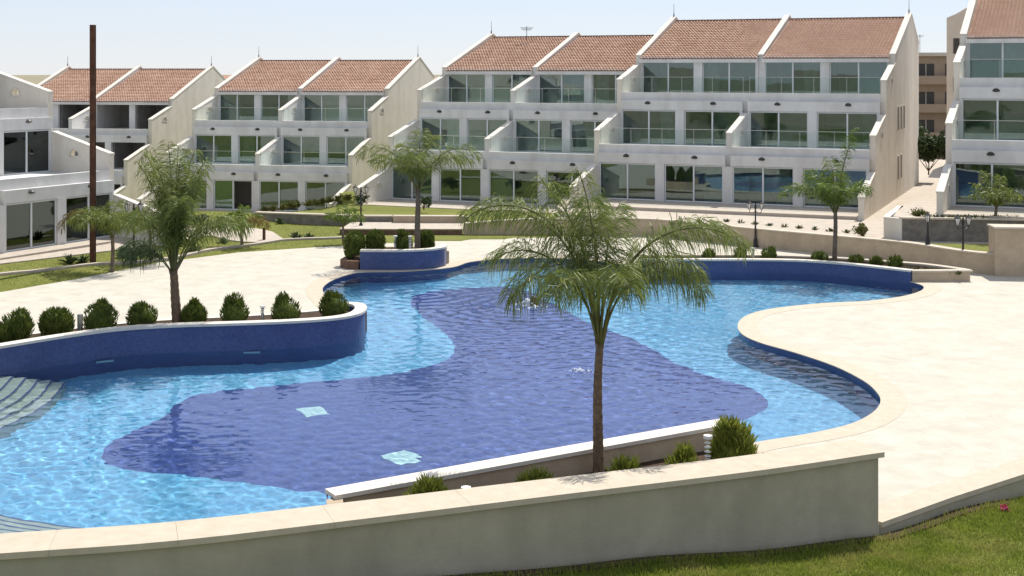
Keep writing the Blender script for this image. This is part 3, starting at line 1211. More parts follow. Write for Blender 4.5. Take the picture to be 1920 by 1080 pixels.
def tiles(parent, u0, u1, seed):
    """barrel clay tiles over one roof field, one merged part"""
    r_ = random.Random(seed)
    v0, z0, v1, z1 = 2 * SB + GD - .35, 8.30, 20.28, RIDGE - .30
    L = math.hypot(v1 - v0, z1 - z0)
    dv, dz = (v1 - v0) / L, (z1 - z0) / L
    nc = max(1, round((u1 - u0) / .215))
    cw = (u1 - u0) / nc
    nr = round(L / .40)
    rl = L / nr
    q = MB()
    q.tone = []
    seg = 5
    for c in range(nc):
        uc = u0 + (c + .5) * cw
        for k in range(nr):
            tone = r_.random()
            r0, r1 = cw * .36, cw * .30
            lift0, lift1 = .075 + r_.uniform(-.008, .008), .03
            i = len(q.v)
            for (s_, rr, lf) in ((k * rl - .05, r0, lift0), ((k + 1) * rl, r1, lift1)):
                for j in range(seg + 1):
                    a = PI * j / seg
                    du, up = -math.cos(a) * rr, math.sin(a) * rr * .8 + lf
                    q.v.append((uc + du, v0 + dv * s_ - dz * up, z0 + dz * s_ + dv * up))
            for j in range(seg):
                q.f.append((i + j, i + j + 1, i + seg + 2 + j, i + seg + 1 + j))
                q.tone.append(tone)
            # channel tile between the barrels
            i = len(q.v)
            for s_ in (k * rl, (k + 1) * rl + .02):
                for du in (cw * .30, cw * .5, cw * .70):
                    up = .05 if abs(du - cw * .5) > .01 else .015
                    up += .02 if s_ == k * rl else 0
                    q.v.append((uc + du, v0 + dv * s_ - dz * up, z0 + dz * s_ + dv * up))
            for j in range(2):
                q.f.append((i + j, i + j + 1, i + 4 + j, i + 3 + j))
                q.tone.append(tone * .6)
    o = q.build('roof_tiles', 'clay_tiles', parent)
    o['kind'] = 'stuff'
    b_ = MB()
    A = [(u0, v0, z0), (u1, v0, z0), (u1, v1, z1), (u0, v1, z1)]
    b_.v = [(x, y, z - .22) for x, y, z in A] + A
    b_.f = [(3, 2, 1, 0), (4, 5, 6, 7)] + [(k, (k + 1) % 4, 4 + (k + 1) % 4, 4 + k) for k in range(4)]
    b_.build('roof_slab', 'white_stucco', parent)
    rd = MB()
    rd.tone = []
    n = round((u1 - u0) / .45)
    for k in range(n):
        a = u0 + (u1 - u0) * k / n
        b2 = u0 + (u1 - u0) * (k + 1) / n + .03
        rd.tube([(min(a, u1), v1, z1 + .02), (min(b2, u1), v1, z1 + .02)], [.14, .125], 8)
    rd.tone = [.15] * len(rd.f)
    o = rd.build('ridge_tiles', 'ridge_clay', parent)
    o['kind'] = 'stuff'
    bs = MB()
    A = [(u0, v1 + .06, z1), (u1, v1 + .06, z1), (u1, 24.4, 9.1), (u0, 24.4, 9.1)]
    bs.v = [(x, y, z - .22) for x, y, z in A] + A
    bs.f = [(3, 2, 1, 0), (4, 5, 6, 7)] + [(k, (k + 1) % 4, 4 + (k + 1) % 4, 4 + k) for k in range(4)]
    bs.tone = [.4] * 6
    bs.build('rear_roof', 'clay_tiles', parent)


def building(label, loc, rz, halves, glazed=True, mid3=True, rails=True, seed=1, skip_right=False, outer='cream_stucco', rods=True, ridge=11.28, open_pane=None, slab0=0.0):
    """halves: widths of the two apartments in each storey (outer wall thickness included)"""
    t = thing('apartment_building', label, 'building', loc, rz)
    global RIDGE
    RIDGE = ridge
    rc = random.Random(seed * 7)
    th = .30
    w1, w2 = halves
    Wt = w1 + w2
    cross_wall(t, 0, th, outer)
    cross_wall(t, w1 - th / 2, th, 'white_stucco', mid3, low=False)
    cross_wall(t, Wt - th, th, outer)
    fields = [(th, w1 - th / 2), (w1 + th / 2, Wt - th)]
    for k in range(3):
        zf = k * ST
        fv = k * SB
        gv = fv + GD
        if k == 2:
            gv += .0
        for hi, (a, b_) in enumerate(fields):
            e = .003
            # slab with up-stand: the broad white band of each storey
            s_ = MB()
            joined = True          # the band runs on across the party wall
            a2 = a + e
            b2 = b_ - e
            if joined and hi == 0:
                b2 = w1 - .001
            if joined and hi == 1:
                a2 = w1 + .001
            if k:
                s_.box(a2, b2, fv - .02, fv + .22, zf - .84, zf + .22)
                s_.box(a + e, b_ - e, fv + .222, 24.2, zf - .25, zf)
            else:
                s_.box(a2, b2, slab0, 24.2, -.6, 0)
            s_.build('floor_slab' if not k else 'balcony_band', 'white_stucco' if k else 'paving', t)
            head = 2.13
            # pillars and windows
            nb = 2
            pw_ = .52
            span = (b_ - a - pw_) / nb
            for q in range(nb):
                u0 = a + q * (span + pw_)
                u1 = u0 + span
                if glazed:
                    window(t, u0 + .01 + (.12 if q == 0 else 0), u1 - .01 - (.12 if q == 1 else 0), gv, zf + .005, zf + head, (k, hi, q) == open_pane)
                    if rc.random() < .5:
                        cu = MB()
                        side = rc.random() < .5
                        cw_ = span * rc.uniform(.22, .5)
                        c0 = u0 + .2 if side else u1 - .2 - cw_
                        n_ = int(cw_ / .09)
                        for j in range(n_):
                            x_ = c0 + cw_ * j / n_
                            cu.v += [(x_, gv + .35 + (.04 if j % 2 else -.04), zf + .05), (x_, gv + .35 + (.04 if j % 2 else -.04), zf + head + .2)]
                        cu.f = [(2 * j, 2 * j + 2, 2 * j + 3, 2 * j + 1) for j in range(n_ - 1)]
                        cu.build('curtain', 'curtain', t, True)
                uc = (u0 + u1) / 2
                if k < 2:
                    wall_lamp(t, uc, fv + SB - .022, zf + ST - .42)
            pm = MB()
            pm.box(a + span, a + span + pw_, gv - .14, gv + .16, zf + .002, zf + head + .02)
            pm.build('pillar', 'white_stucco', t)
            for (x0, x1) in ((a + e, a + .125), (b_ - .125, b_ - e)):
                pm = MB()
                pm.box(x0, x1, gv - .1, gv + .12, zf + .002, zf + head + .02)
                pm.build('pillar', 'white_stucco', t)
            lm = MB()
            if k < 2:
                lm.box(a + e, b_ - e, gv - .12, gv + .19, zf + head + .022, zf + ST - .262)
            else:
                lm.box(a + e, b_ - e, gv - .16, gv + .19, zf + head + .022, zf + head + .36)
            lm.build('lintel', 'white_stucco', t)
            # room behind the glass
            rm = MB()
            rm.box(a + e, b_ - e, gv + 4.2, gv + 4.35, zf + .003, zf + ST - .262)
            rm.box((a + b_) / 2 - .06, (a + b_) / 2 + .06, gv + .9, gv + 4.19, zf + .003, zf + ST - .262)
            rm.build('interior_wall', 'room_wall' if glazed else 'raw_render', t)
            if k == 2:
                cl = MB()
                cl.box(a + e, b_ - e, gv + .2, 20, zf + 2.42, zf + 2.5)
                cl.build('ceiling', 'room_wall', t)
            if k and rails:
                railing(t, a + .02, b_ - .02, fv + .1, zf)
    for hi, (a, b_) in enumerate(fields):
        tiles(t, a + .004, b_ - .004, seed * 10 + hi)
    rear = MB()
    rear.box(th + .003, Wt - th - .003, 24.2, 24.45, -1.2, 8.85)
    rear.build('rear_wall', outer, t)
    if rods:
        for u in (th / 2, Wt - th / 2):
            q = MB()
            q.tube([(u, 20.3, RIDGE), (u, 20.3, RIDGE + 1.0)], [.022, .012], 6)
            q.tube([(u, 20.3, RIDGE), (u, 20.3, RIDGE + .3)], [.05, .04], 6)
            q.build('lightning_rod', 'dark_metal', t)
    return t


bD = building('largest white terraced building with four wide bays right of centre', (3.25, 75.44, 1.02), R(-23.3), (8.15, 8.15), mid3=False, seed=1)
bC = building('white terraced building in the middle, stepped behind its right neighbour', (-9.75, 83.4, .24), R(-23.3), (7.1, 7.95), seed=2, ridge=11.1)
bB = building('white terraced building with broad cream side wall left of centre', (-26.06, 92.68, -1.37), R(-13), (7.15, 7.15), seed=3, ridge=11.0, open_pane=(0, 0, 1))
b2 = building('unglazed terraced building with open rooms behind the rusty pole', (-44.63, 101.96, -2.36), R(-11), (7.15, 7.15), glazed=False, rails=False, seed=4)
bA = building('white terraced building cut by the left edge, seen at an angle', (-22.51, 50.85, .52), R(62), (7.1, 7.1), rails=False, seed=5, slab0=2.6)
bE = building('white terraced building cut by the right edge', (19.55, 61.4, 2.0), R(-23.5), (8.15, 8.15), seed=6)
# narrow windows in the right-hand side wall
for (v, z) in ((13.2, .3), (14.6, .3), (13.2, 3.3), (14.6, 3.3), (16, 3.3)):
    q = MB()
    q.box(16.302, 16.34, v, v + .55, z + .6, z + 2.1)
    o = q.build('side_window', 'room_wall', bD)
    p = MB()
    p.box(16.341, 16.345, v + .06, v + .49, z + .66, z + 2.04)
    p.build('pane', 'dark_metal', o)

# ------------------------------------------------------------------ far buildings
t = thing('apartment_block', 'distant tan apartment block seen through the gap at right', 'building', (45, 150, -2.7), R(-8))
q = MB()
q.box(0, 16, 0, 12, 0, 12.9)
q.build('wall', 'tan_block', t)
q = MB()
q.box(-.4, 16.4, -.5, 12.4, 12.902, 13.3)
q.build('roof_slab', 'far_cream', t)
for k in range(4):
    for c in range(5):
        q = MB()
        q.box(.6 + c * 3.0, 2.4 + c * 3.0, -.06, -.002, .9 + k * 3.15, 2.6 + k * 3.15)
        wn = q.build('window', 'dark_metal', t)
        q = MB()
        q.box(1.46 + c * 3.0, 1.54 + c * 3.0, -.10, -.062, .9 + k * 3.15, 2.6 + k * 3.15)
        q.build('frame', 'far_cream', wn)
    q = MB()
    q.box(.2, 15.8, -1.1, -.07, .3 + k * 3.15, .5 + k * 3.15)
    q.box(.2, 15.8, -1.1, -1.0, .502 + k * 3.15, 1.25 + k * 3.15)
    q.build('balcony', 'tan_block', t)

t = thing('rear_block', 'tall cream block with rounded top behind the right hand building', 'building', (33.9, 104, -.5), R(-20))
q = MB()
pr = [(0, 0), (9, 0), (9, 14.6), (3.4, 14.6), (2.6, 14.5), (1.7, 14.1), (.7, 13.5), (0, 13.2)]
n = len(pr)
q.v = [(x, 0, z) for x, z in pr] + [(x, 8, z) for x, z in pr]
q.f = [tuple(range(n)), tuple(range(n, 2 * n))[::-1]] + [((k + 1) % n, k, n + k, n + (k + 1) % n) for k in range(n)]
q.build('wall', 'far_cream', t)
for k in range(4):
    q = MB()
    q.box(.5, .95, -.05, -.002, 1.4 + k * 3, 2.6 + k * 3)
    q.build('window', 'dark_metal', t)


def far_house(label, loc, w_, rz):
    t = thing('house', label, 'house', loc, rz)
    q = MB()
    q.box(0, w_, 0, 8, -8, 0)
    q.build('wall', 'far_cream', t)
    q = MB()
    q.tone = []
    for k in range(int(w_ / .4)):
        for (y0, z0, y1, z1) in ((-.4, 0, 4, 1.5), (8.4, 0, 4, 1.5)):
            i = len(q.v)
            q.v += [(k * .4, y0, z0 - .05), (k * .4, y1, z1 - .05), (k * .4 + .2, y0, z0 + .05), (k * .4 + .2, y1, z1 + .05), (k * .4 + .4, y0, z0 - .05), (k * .4 + .4, y1, z1 - .05)]
            q.f += [(i, i + 2, i + 3, i + 1), (i + 2, i + 4, i + 5, i + 3)]
            tn = rnd.random() * .5
            q.tone += [tn, tn]
    q.build('roof', 'clay_tiles', t)


far_house('far roof showing in the gap between the two middle buildings', (-10.5, 131, 6.4), 5, 0)
far_house('far roof peeping over the gap right of the unglazed building', (-30.5, 133, 6.6), 3.0, 0)


def antenna(label, loc, hgt):
    q = MB()
    q.tube([(0, 0, 0), (0, 0, hgt)], .025, 6)
    for k in range(5):
        z = hgt - .1 - k * .05
        q.tube([(-.5 + k * .05, 0, z), (.5 - k * .05, 0, z)], .012, 5)
    q.tube([(0, -.4, hgt - .2), (0, .4, hgt - .2)], .015, 5)
    o = q.build('antenna', 'dark_metal')
    o.location = loc
    tag(o, label, 'antenna')


antenna('thin television antenna above the roof of the middle building', (1.1, 99.5, 10.6), 1.3)
antenna('thin television antenna above the far block at right', (46.5, 152, 10.5), 2.2)


# ------------------------------------------------------------------ palms
def frond(parent, base, az, elev, L, droop, bare, leaf, m, seed, hang=.55, n=64, curl=1.4, lw_=.03, plume=.5):
    r_ = random.Random(seed)
    N = 18
    pts = [Vector(base)]
    tans = []
    side = r_.gauss(0, .12)
    for k in range(N):
        t_ = (k + .5) / N
        el = R(elev) - R(droop) * t_ ** curl
        a = az + side * t_
        d = Vector((math.cos(a) * math.cos(el), math.sin(a) * math.cos(el), math.sin(el)))
        pts.append(pts[-1] + d * (L / N))
        tans.append(d)
    tans.append(tans[-1])
    st = MB()
    st.tube(pts, [.024 * L / 3 * (1 - .85 * k / N) + .006 for k in range(N + 1)], 6)
    so = st.build('frond', 'petiole', parent, True)
    q = MB()
    for k in range(n):
        t_ = bare + (1 - bare) * (k + r_.random() * .6) / n
        f = min(t_, .999) * N
        i = int(f)
        p = pts[i].lerp(pts[i + 1], f - i)
        d = tans[i]
        sd = d.cross(Vector((0, 0, 1)))
        if sd.length < .05:
            sd = Vector((-math.sin(az), math.cos(az), 0))
        sd.normalize()
        up = sd.cross(d).normalized()
        tt = (t_ - bare) / (1 - bare)
        ll = leaf * (.45 + .9 * math.sin(PI * (.12 + .80 * tt))) * r_.uniform(.8, 1.1)
        for s_ in (-1, 1):
            fw = r_.uniform(.25, .75)
            lift = r_.uniform(-.6, 1.1) * plume
            dr = (sd * s_ * r_.uniform(.45, 1.0) + d * fw + up * lift).normalized()
            h_ = hang * r_.uniform(.6, 1.35)
            p1 = p + dr * ll * .38 + Vector((0, 0, -1)) * ll * .06 * h_
            d2 = (dr + Vector((0, 0, -1)) * h_ * 1.3).normalized()
            p2 = p1 + d2 * ll * .34
            d3 = (d2 + Vector((0, 0, -1)) * h_ * 1.8).normalized()
            p3 = p2 + d3 * ll * .34
            wv = d2.cross(Vector((r_.gauss(0, 1), r_.gauss(0, 1), r_.gauss(0, 1)))).normalized() * lw_ * r_.uniform(.7, 1.2)
            b0 = len(q.v)
            q.v += [tuple(p - wv * .4), tuple(p + wv * .4), tuple(p1 - wv), tuple(p1 + wv), tuple(p2 - wv * .8), tuple(p2 + wv * .8), tuple(p3)]
            q.f += [(b0, b0 + 1, b0 + 3, b0 + 2), (b0 + 2, b0 + 3, b0 + 5, b0 + 4), (b0 + 4, b0 + 5, b0 + 6)]
    q.build('leaflets', m, so)
    return so


def palm(label, loc, trunk_h, r0, r1, fronds, m='frond_green', lean=(0, 0), seed=1, leaf=.6, n=60, lw_=.03, tm='trunk', stubs=0, hang=.55, plume=.9):
    t = thing('palm_tree', label, 'palm', loc, 0, None)
    q = MB()
    r_ = random.Random(seed)
    pts, rads = [], []
    N = max(10, int(trunk_h / .10))
    for k in range(N + 1):
        f = k / N
        pts.append((lean[0] * f * f + .02 * math.sin(5 * f + seed), lean[1] * f * f, -.15 + (trunk_h + .15) * f))
        rr = r0 + (r1 - r0) * f
        rr *= 1.07 if k % 2 else .97
        if f < .08:
            rr *= 1.2 - 2.5 * f
        rads.append(rr)
    q.tube(pts, rads, 12)
    top = Vector(pts[-1])
    q.build('trunk', tm, t, True)
    for k in range(stubs):
        a = r_.uniform(0, 2 * PI)
        z = trunk_h * r_.uniform(.72, .98)
        s_ = MB()
        p = Vector((lean[0] * .8, lean[1] * .8, z))
        d = Vector((math.cos(a), math.sin(a), 1.6)).normalized()
        s_.tube([p, p + d * .18, p + d * r_.uniform(.3, .5) + Vector((0, 0, .05))], [.05, .035, .02], 6)
        s_.build('leaf_stub', 'trunk_grey', t)
    for k, fdat in enumerate(fronds):
        az, el, L, dr, bare = fdat[:5]
        mm = fdat[5] if len(fdat) > 5 else m
        lf = fdat[6] if len(fdat) > 6 else leaf
        frond(t, top + Vector((math.cos(R(az)) * r1 * .5, math.sin(R(az)) * r1 * .5, -.08)), R(az), el, L, dr, bare, lf, mm, seed * 100 + k, hang * r_.uniform(.8, 1.2), n, r_.uniform(1.5, 2.1), lw_, plume)
    return t


palm('tall slender palm with arching fronds in the near planter', (1.74, 27.2, .3), 2.72, .118, .075, [
    (182, 84, 4.7, 124, .34), (168, 82, 4.3, 110, .34), (158, 78, 3.5, 122, .36), (205, 80, 3.1, 138, .36), (112, 88, 3.7, 30, .36), (136, 86, 3.8, 52, .36),  (96, 85, 3.6, 80, .36),
    (-2, 83, 4.5, 128, .34), (12, 82, 4.3, 112, .34), (-20, 79, 3.2, 140, .36), (-34, 82, 3.3, 118, .36), (-78, 82, 3.0, 122, .36), (244, 82, 2.9, 128, .36), (66, 84, 3.5, 84, .36)],
    'frond_green', (.06, 0), 1, .66, 170, .0085, 'trunk', 3, .9, 1.0)
palm('bushy palm rising from the long curved blue planter', (-10.64, 42.35, .5), 1.75, .17, .12, [
    (90, 88, 4.1, 22, .22), (150, 86, 4.0, 26, .22), (60, 86, 4.0, 26, .22), (200, 85, 3.8, 32, .22), (120, 89, 4.2, 20, .22), (260, 85, 3.7, 30, .22), (180, 87, 4.0, 28, .22), (20, 86, 3.8, 34, .22), (300, 87, 3.8, 26, .22),
    (8, 68, 3.2, 112, .30), (-12, 74, 3.0, 104, .30), (25, 62, 2.9, 100, .3), (-60, 80, 3.0, 60, .25), (235, 76, 2.8, 80, .25), (178, 60, 2.0, 105, .3, 'frond_blue'), (210, 56, 1.8, 95, .3, 'frond_blue'), (30, 85, 3.6, 36, .24), (330, 84, 3.4, 38, .24)],
    'frond_green', (-.12, 0), 2, .62, 100, .013, 'trunk', 7, .7)
palm('spreading palm standing in the small blue planter', (-4.16, 58.9, .45), 2.9, .14, .10, [
    (180, 68, 3.7, 122, .26), (160, 60, 3.0, 100, .26), (212, 70, 2.9, 118, .26), (0, 70, 3.8, 126, .26), (22, 64, 3.3, 112, .26), (-28, 70, 3.0, 116, .26),
    (90, 86, 2.9, 48, .22), (125, 80, 2.7, 74, .22), (55, 82, 2.9, 70, .22), (-90, 78, 2.5, 104, .22), (250, 80, 2.5, 100, .22)],
    'frond_green', (0, 0), 3, .66, 72, .015, 'trunk_grey', 3, .6)
palm('light green palm in the far right planter before the largest building', (14.03, 57.9, .3), 2.15, .11, .08, [
    (90, 84, 2.7, 60, .18), (170, 62, 2.9, 120, .22), (195, 68, 2.3, 100, .2), (20, 72, 2.2, 100, .2), (-30, 70, 2.0, 105, .2), (60, 76, 2.4, 85, .2),
    (130, 76, 2.4, 85, .2), (-90, 74, 2.0, 100, .2), (235, 74, 2.1, 100, .2), (25, 82, 3.9, 22, .5, 'frond_lime', .35), (150, 80, 2.3, 70, .2)],
    'frond_lime', (0, 0), 4, .58, 66, .016, 'trunk_grey', 2, .55)
palm('drooping palm with yellowing tips on the lawn beside the rusty pole', (-17.05, 56.9, .1), 1.45, .09, .07, [
    (180, 58, 2.9, 150, .15, 'frond_dry'), (165, 62, 2.6, 140, .15), (200, 64, 2.3, 130, .15), (140, 72, 2.2, 120, .15), (0, 62, 1.7, 130, .15), (-40, 66, 1.7, 130, .15),
    (50, 72, 1.9, 110, .15), (100, 80, 2.0, 90, .15), (235, 68, 2.1, 130, .15), (-80, 74, 1.8, 120, .15), (185, 70, 2.2, 120, .15)],
    'frond_green', (0, 0), 5, .55, 66, .016, 'trunk_grey', 0, .75)
palm('small feathery palm between the lamp post and the bushy palm', (-16.15, 59.6, .3), 1.0, .08, .06, [
    (170, 66, 1.9, 110, .15), (210, 70, 1.8, 110, .15), (0, 62, 2.0, 115, .15, 'frond_blue'), (-30, 66, 1.9, 110, .15, 'frond_blue'), (40, 70, 1.8, 110, .15), (90, 82, 1.8, 70, .15), (130, 74, 1.8, 90, .15), (-90, 74, 1.7, 110, .15)],
    'frond_green', (0, 0), 6, .5, 60, .016, 'trunk_grey', 0, .6)
palm('small yellowish palm at the right end of the garden path', (-13.14, 64.8, .05), .85, .08, .06, [
    (175, 58, 1.5, 125, .12), (215, 60, 1.3, 120, .12), (0, 55, 1.6, 130, .12, 'frond_dry'), (-35, 60, 1.4, 125, .12, 'frond_dry'), (40, 66, 1.4, 110, .12), (90, 80, 1.5, 80, .12), (135, 70, 1.4, 100, .12), (-90, 72, 1.3, 115, .12)],
    'frond_lime', (0, 0), 7, .42, 40, .024, 'trunk_grey', 0, .7)
palm('small thin palm by the twin lantern lamp post near the raised lawn', (-8.34, 65.9, .03), 1.0, .07, .05, [
    (175, 62, 1.2, 125, .12), (225, 66, 1.1, 120, .12), (0, 60, 1.3, 125, .12), (-45, 66, 1.1, 120, .12), (60, 74, 1.2, 90, .12), (110, 78, 1.3, 80, .12)],
    'frond_lime', (0, 0), 8, .36, 34, .022, 'trunk_grey', 0, .7)
palm('young palm in front of the building at the right edge', (22.0, 60.6, 1.86), .55, .08, .06, [
    (175, 66, 1.4, 110, .12), (225, 68, 1.3, 110, .12), (0, 64, 1.4, 115, .12), (-45, 68, 1.3, 110, .12), (60, 78, 1.8, 70, .12), (110, 82, 1.9, 60, .12), (-90, 76, 1.4, 100, .12), (150, 76, 1.6, 80, .12)],
    'frond_green', (0, 0), 9, .42, 40, .022, 'trunk_grey', 0, .6)


# ------------------------------------------------------------------ clipped cypress bushes
def bush(label, loc, w_, hgt, lobes, seed, m='cypress', group=None, blades=1500, size=.055, spike=1.0):
    r_ = random.Random(seed)
    t = thing('cypress_bush', label, 'bush', loc, r_.uniform(0, 6), group)
    q = MB()
    q.tube([(0, 0, -.12), (0, 0, hgt * .4)], [.04, .03], 6)
    q.build('stem', 'trunk', t)
    L = [(0, 0, w_ * .5, hgt * (1 if lobes == 1 else .88))]
    for k in range(lobes - 1):
        a = r_.uniform(0, 2 * PI)
        d = w_ * r_.uniform(.08, .22)
        L.append((math.cos(a) * d, math.sin(a) * d, w_ * r_.uniform(.20, .30), hgt * r_.uniform(.92, 1.16)))

    def rad(lb, z):
        f = z / lb[3]
        if f > 1:
            return 0
        pk = 1.0 if lobes > 1 else .7
        g_ = (f - .42) / (.58 if f > .42 else .66)
        return lb[2] * max(0, 1 - abs(g_) ** (2.6 if lobes == 1 else 2.1)) ** .5
    core = MB()
    for lb in L:
        prof = [(max(.01, rad(lb, lb[3] * k / 8) * .86), lb[3] * k / 8 * .96) for k in range(9)]
        core.lathe(prof, (lb[0], lb[1], 0), 10)
    fo = core.build('inner_foliage', m, t, True)
    q = MB()
    for k in range(blades):
        lb = r_.choice(L)
        z = lb[3] * r_.random() ** .8
        a = r_.uniform(0, 2 * PI)
        rr = rad(lb, z) * r_.uniform(.84, 1.05)
        x, y = lb[0] + math.cos(a) * rr, lb[1] + math.sin(a) * rr
        skip = False
        for o_ in L:
            if o_ is not lb and math.hypot(x - o_[0], y - o_[1]) < rad(o_, z) * .8:
                skip = True
        if skip:
            continue
        p = Vector((x, y, z))
        d = Vector((math.cos(a) * .45 + r_.gauss(0, .22), math.sin(a) * .45 + r_.gauss(0, .22), 1)).normalized()
        s_ = d.cross(Vector((r_.gauss(0, 1), r_.gauss(0, 1), .2))).normalized() * size * r_.uniform(.35, .6)
        ln = size * r_.uniform(1.6, 3.6) * spike
        q.quad(p - s_ * .5, p + s_ * .5, p + d * ln * .6 + s_, p + d * ln)
    q.build('foliage', m, t)
    return t


BL = 'bushes in the long curved blue planter'
for k, (x, y, w_, h_, lb, lab) in enumerate([
        (-15.15, 39.35, .62, .62, 2, 'low bush at the left edge of the photo on the blue planter'),
        (-14.85, 39.9, .95, 1.05, 3, 'ragged pointed bush leftmost but one on the blue planter'),
        (-13.85, 40.55, .92, .90, 1, 'round bush just left of the square bollard on the blue planter'),
        (-12.75, 41.3, .98, 1.12, 3, 'double peaked bush just right of the square bollard on the blue planter'),
        (-11.65, 42.0, .88, .82, 3, 'broad low bush left of the palm trunk on the blue planter'),
        (-10.1, 42.35, .72, .72, 2, 'smallest round bush right of the palm trunk on the blue planter'),
        (-8.85, 42.5, .82, .90, 4, 'spiky topped bush left of the small bollard on the blue planter'),
        (-7.25, 42.7, .86, .95, 3, 'pointed bush right of the small bollard on the blue planter'),
        (-5.85, 43.7, .88, .90, 3, 'rightmost bush at the curled end of the blue planter')]):
    bush(lab, (x, y, .5), w_ * 1.0, h_ * .62 + .22, lb, 20 + k, 'cypress', BL)
BM = 'bushes in the small blue planter'
for k, (x, y, w_, h_, lb, lab, z) in enumerate([
        (-6.95, 58.9, .95, 1.25, 1, 'largest round dark bush at the stone end of the small blue planter', .3),
        (-6.05, 59.2, .82, 1.0, 1, 'round bush second from the left in the small blue planter', .5),
        (-4.85, 59.2, .72, .95, 2, 'bush left of the palm trunk in the small blue planter', .5),
        (-3.95 + .15, 59.4, .66, .95, 1, 'bush right of the palm trunk in the small blue planter', .5),
        (-4.95, 61.6, .7, 1.15, 2, 'lighter bush standing behind the small blue planter', 0)]):
    bush(lab, (x, y, z), w_ * .95, h_ * .8 + .12, lb, 40 + k, 'cypress', BM, 900, .06)
BF = 'small bushes in the far right planter'
for k, (x, y, w_, h_, lb, lab) in enumerate([
        (8.6, 58.3, .55, .45, 2, 'small bush leftmost in the far right planter behind the near palm fronds'),
        (10.0, 58.5, .62, .55, 3, 'small peaked bush left of the bollard in the far right planter'),
        (11.25, 58.4, .68, .55, 2, 'small peaked bush right of the bollard in the far right planter'),
        (13.3, 57.7, .70, .45, 2, 'small bush just left of the light green palm trunk'),
        (14.7, 57.0, .6, .35, 2, 'flat little bush just right of the light green palm trunk'),
        (15.45, 56.5, .55, .33, 2, 'tiny flat bush in the middle of the far right planter'),
        (16.1, 56.1, .65, .42, 3, 'rightmost low bush in the far right planter')]):
    bush(lab, (x, y, .3), w_ * .95, h_ * .7 + .10, lb, 60 + k, 'cypress', BF, 500, .055)
BN = 'young cypresses in the near planter'
for k, (x, y, w_, h_, lb, lab, n_) in enumerate([
        (-1.52, 24.3, .85, .72, 4, 'spiky yellow green shrub leftmost in the near planter', 1500),
        (.42, 24.9, .75, .66, 4, 'short shrub left of the palm trunk in the near planter', 1200),
        (2.16, 25.5, .62, .70, 3, 'short shrub right of the palm trunk in the near planter', 1200),
        (3.35, 26.2, .62, .76, 3, 'small pointed shrub left of the white bollard in the near planter', 1300),
        (4.45, 26.9, .92, 1.10, 6, 'tallest dense cypress at the right end of the near planter', 3400)]):
    bush(lab, (x, y, .28), w_ * .95, h_ * .80 + .12, lb, 80 + k, 'cypress_light', BN, n_, .055, 1.6)


# ------------------------------------------------------------------ rosettes, shrubs and border plants
def rosette(label, loc, r, n, seed, m='agave', cat='plant', group=None):
    r_ = random.Random(seed)
    q = MB()
    for k in range(n):
        a = r_.uniform(0, 2 * PI)
        el = R(r_.uniform(20, 80))
        L = r * r_.uniform(.7, 1.1)
        d = Vector((math.cos(a) * math.cos(el), math.sin(a) * math.cos(el), math.sin(el)))
        s_ = Vector((-math.sin(a), math.cos(a), 0)) * r * .09
        p0 = Vector((math.cos(a) * .03, math.sin(a) * .03, -.03))
        p1 = p0 + d * L * .55
        p2 = p0 + d * L + Vector((0, 0, -.12 * L))
        i = len(q.v)
        up = Vector((0, 0, .02))
        q.v += [tuple(p0 - s_ * .6), tuple(p0 + s_ * .6), tuple(p1 - s_ + up), tuple(p1 + s_ + up), tuple(p2), tuple(p1 - up)]
        q.f += [(i, i + 1, i + 3, i + 2), (i + 2, i + 3, i + 4), (i, i + 2, i + 5), (i + 1, i + 5, i + 3), (i + 2, i + 4, i + 5), (i + 3, i + 5, i + 4)]
    o = q.build('rosette_plant', m)
    o.location = loc
    tag(o, label, cat, group)
    return o


GR = 'rosette plants on the left lawn'
for k, (x, y, r, lab) in enumerate([
        (-19.3, 58.2, .62, 'grey green rosette plant left of the rusty pole base'),
        (-18.85, 58.6, .5, 'smaller rosette plant touching the rusty pole base'),
        (-17.6, 60.2, .55, 'upright rosette plant right of the rusty pole'),
        (-14.95, 62.6, .65, 'wide dark rosette plant beside the edging behind the bushy palm'),
        (-14.2, 65.6, .45, 'low rosette plant left of the small yellowish palm'),
        (-11.0, 67.9, .55, 'leafy rosette plant at the bend of the lawn edging'),
        (-10.4, 68.3, .42, 'small leafy plant at the end of the lawn edging'),
        (-12.9, 74.0, .5, 'dark plant against the grey stone wall')]):
    rosette(lab, (x, y, lawn_z(x, y)), r, 34, 100 + k, 'agave', 'plant', GR)


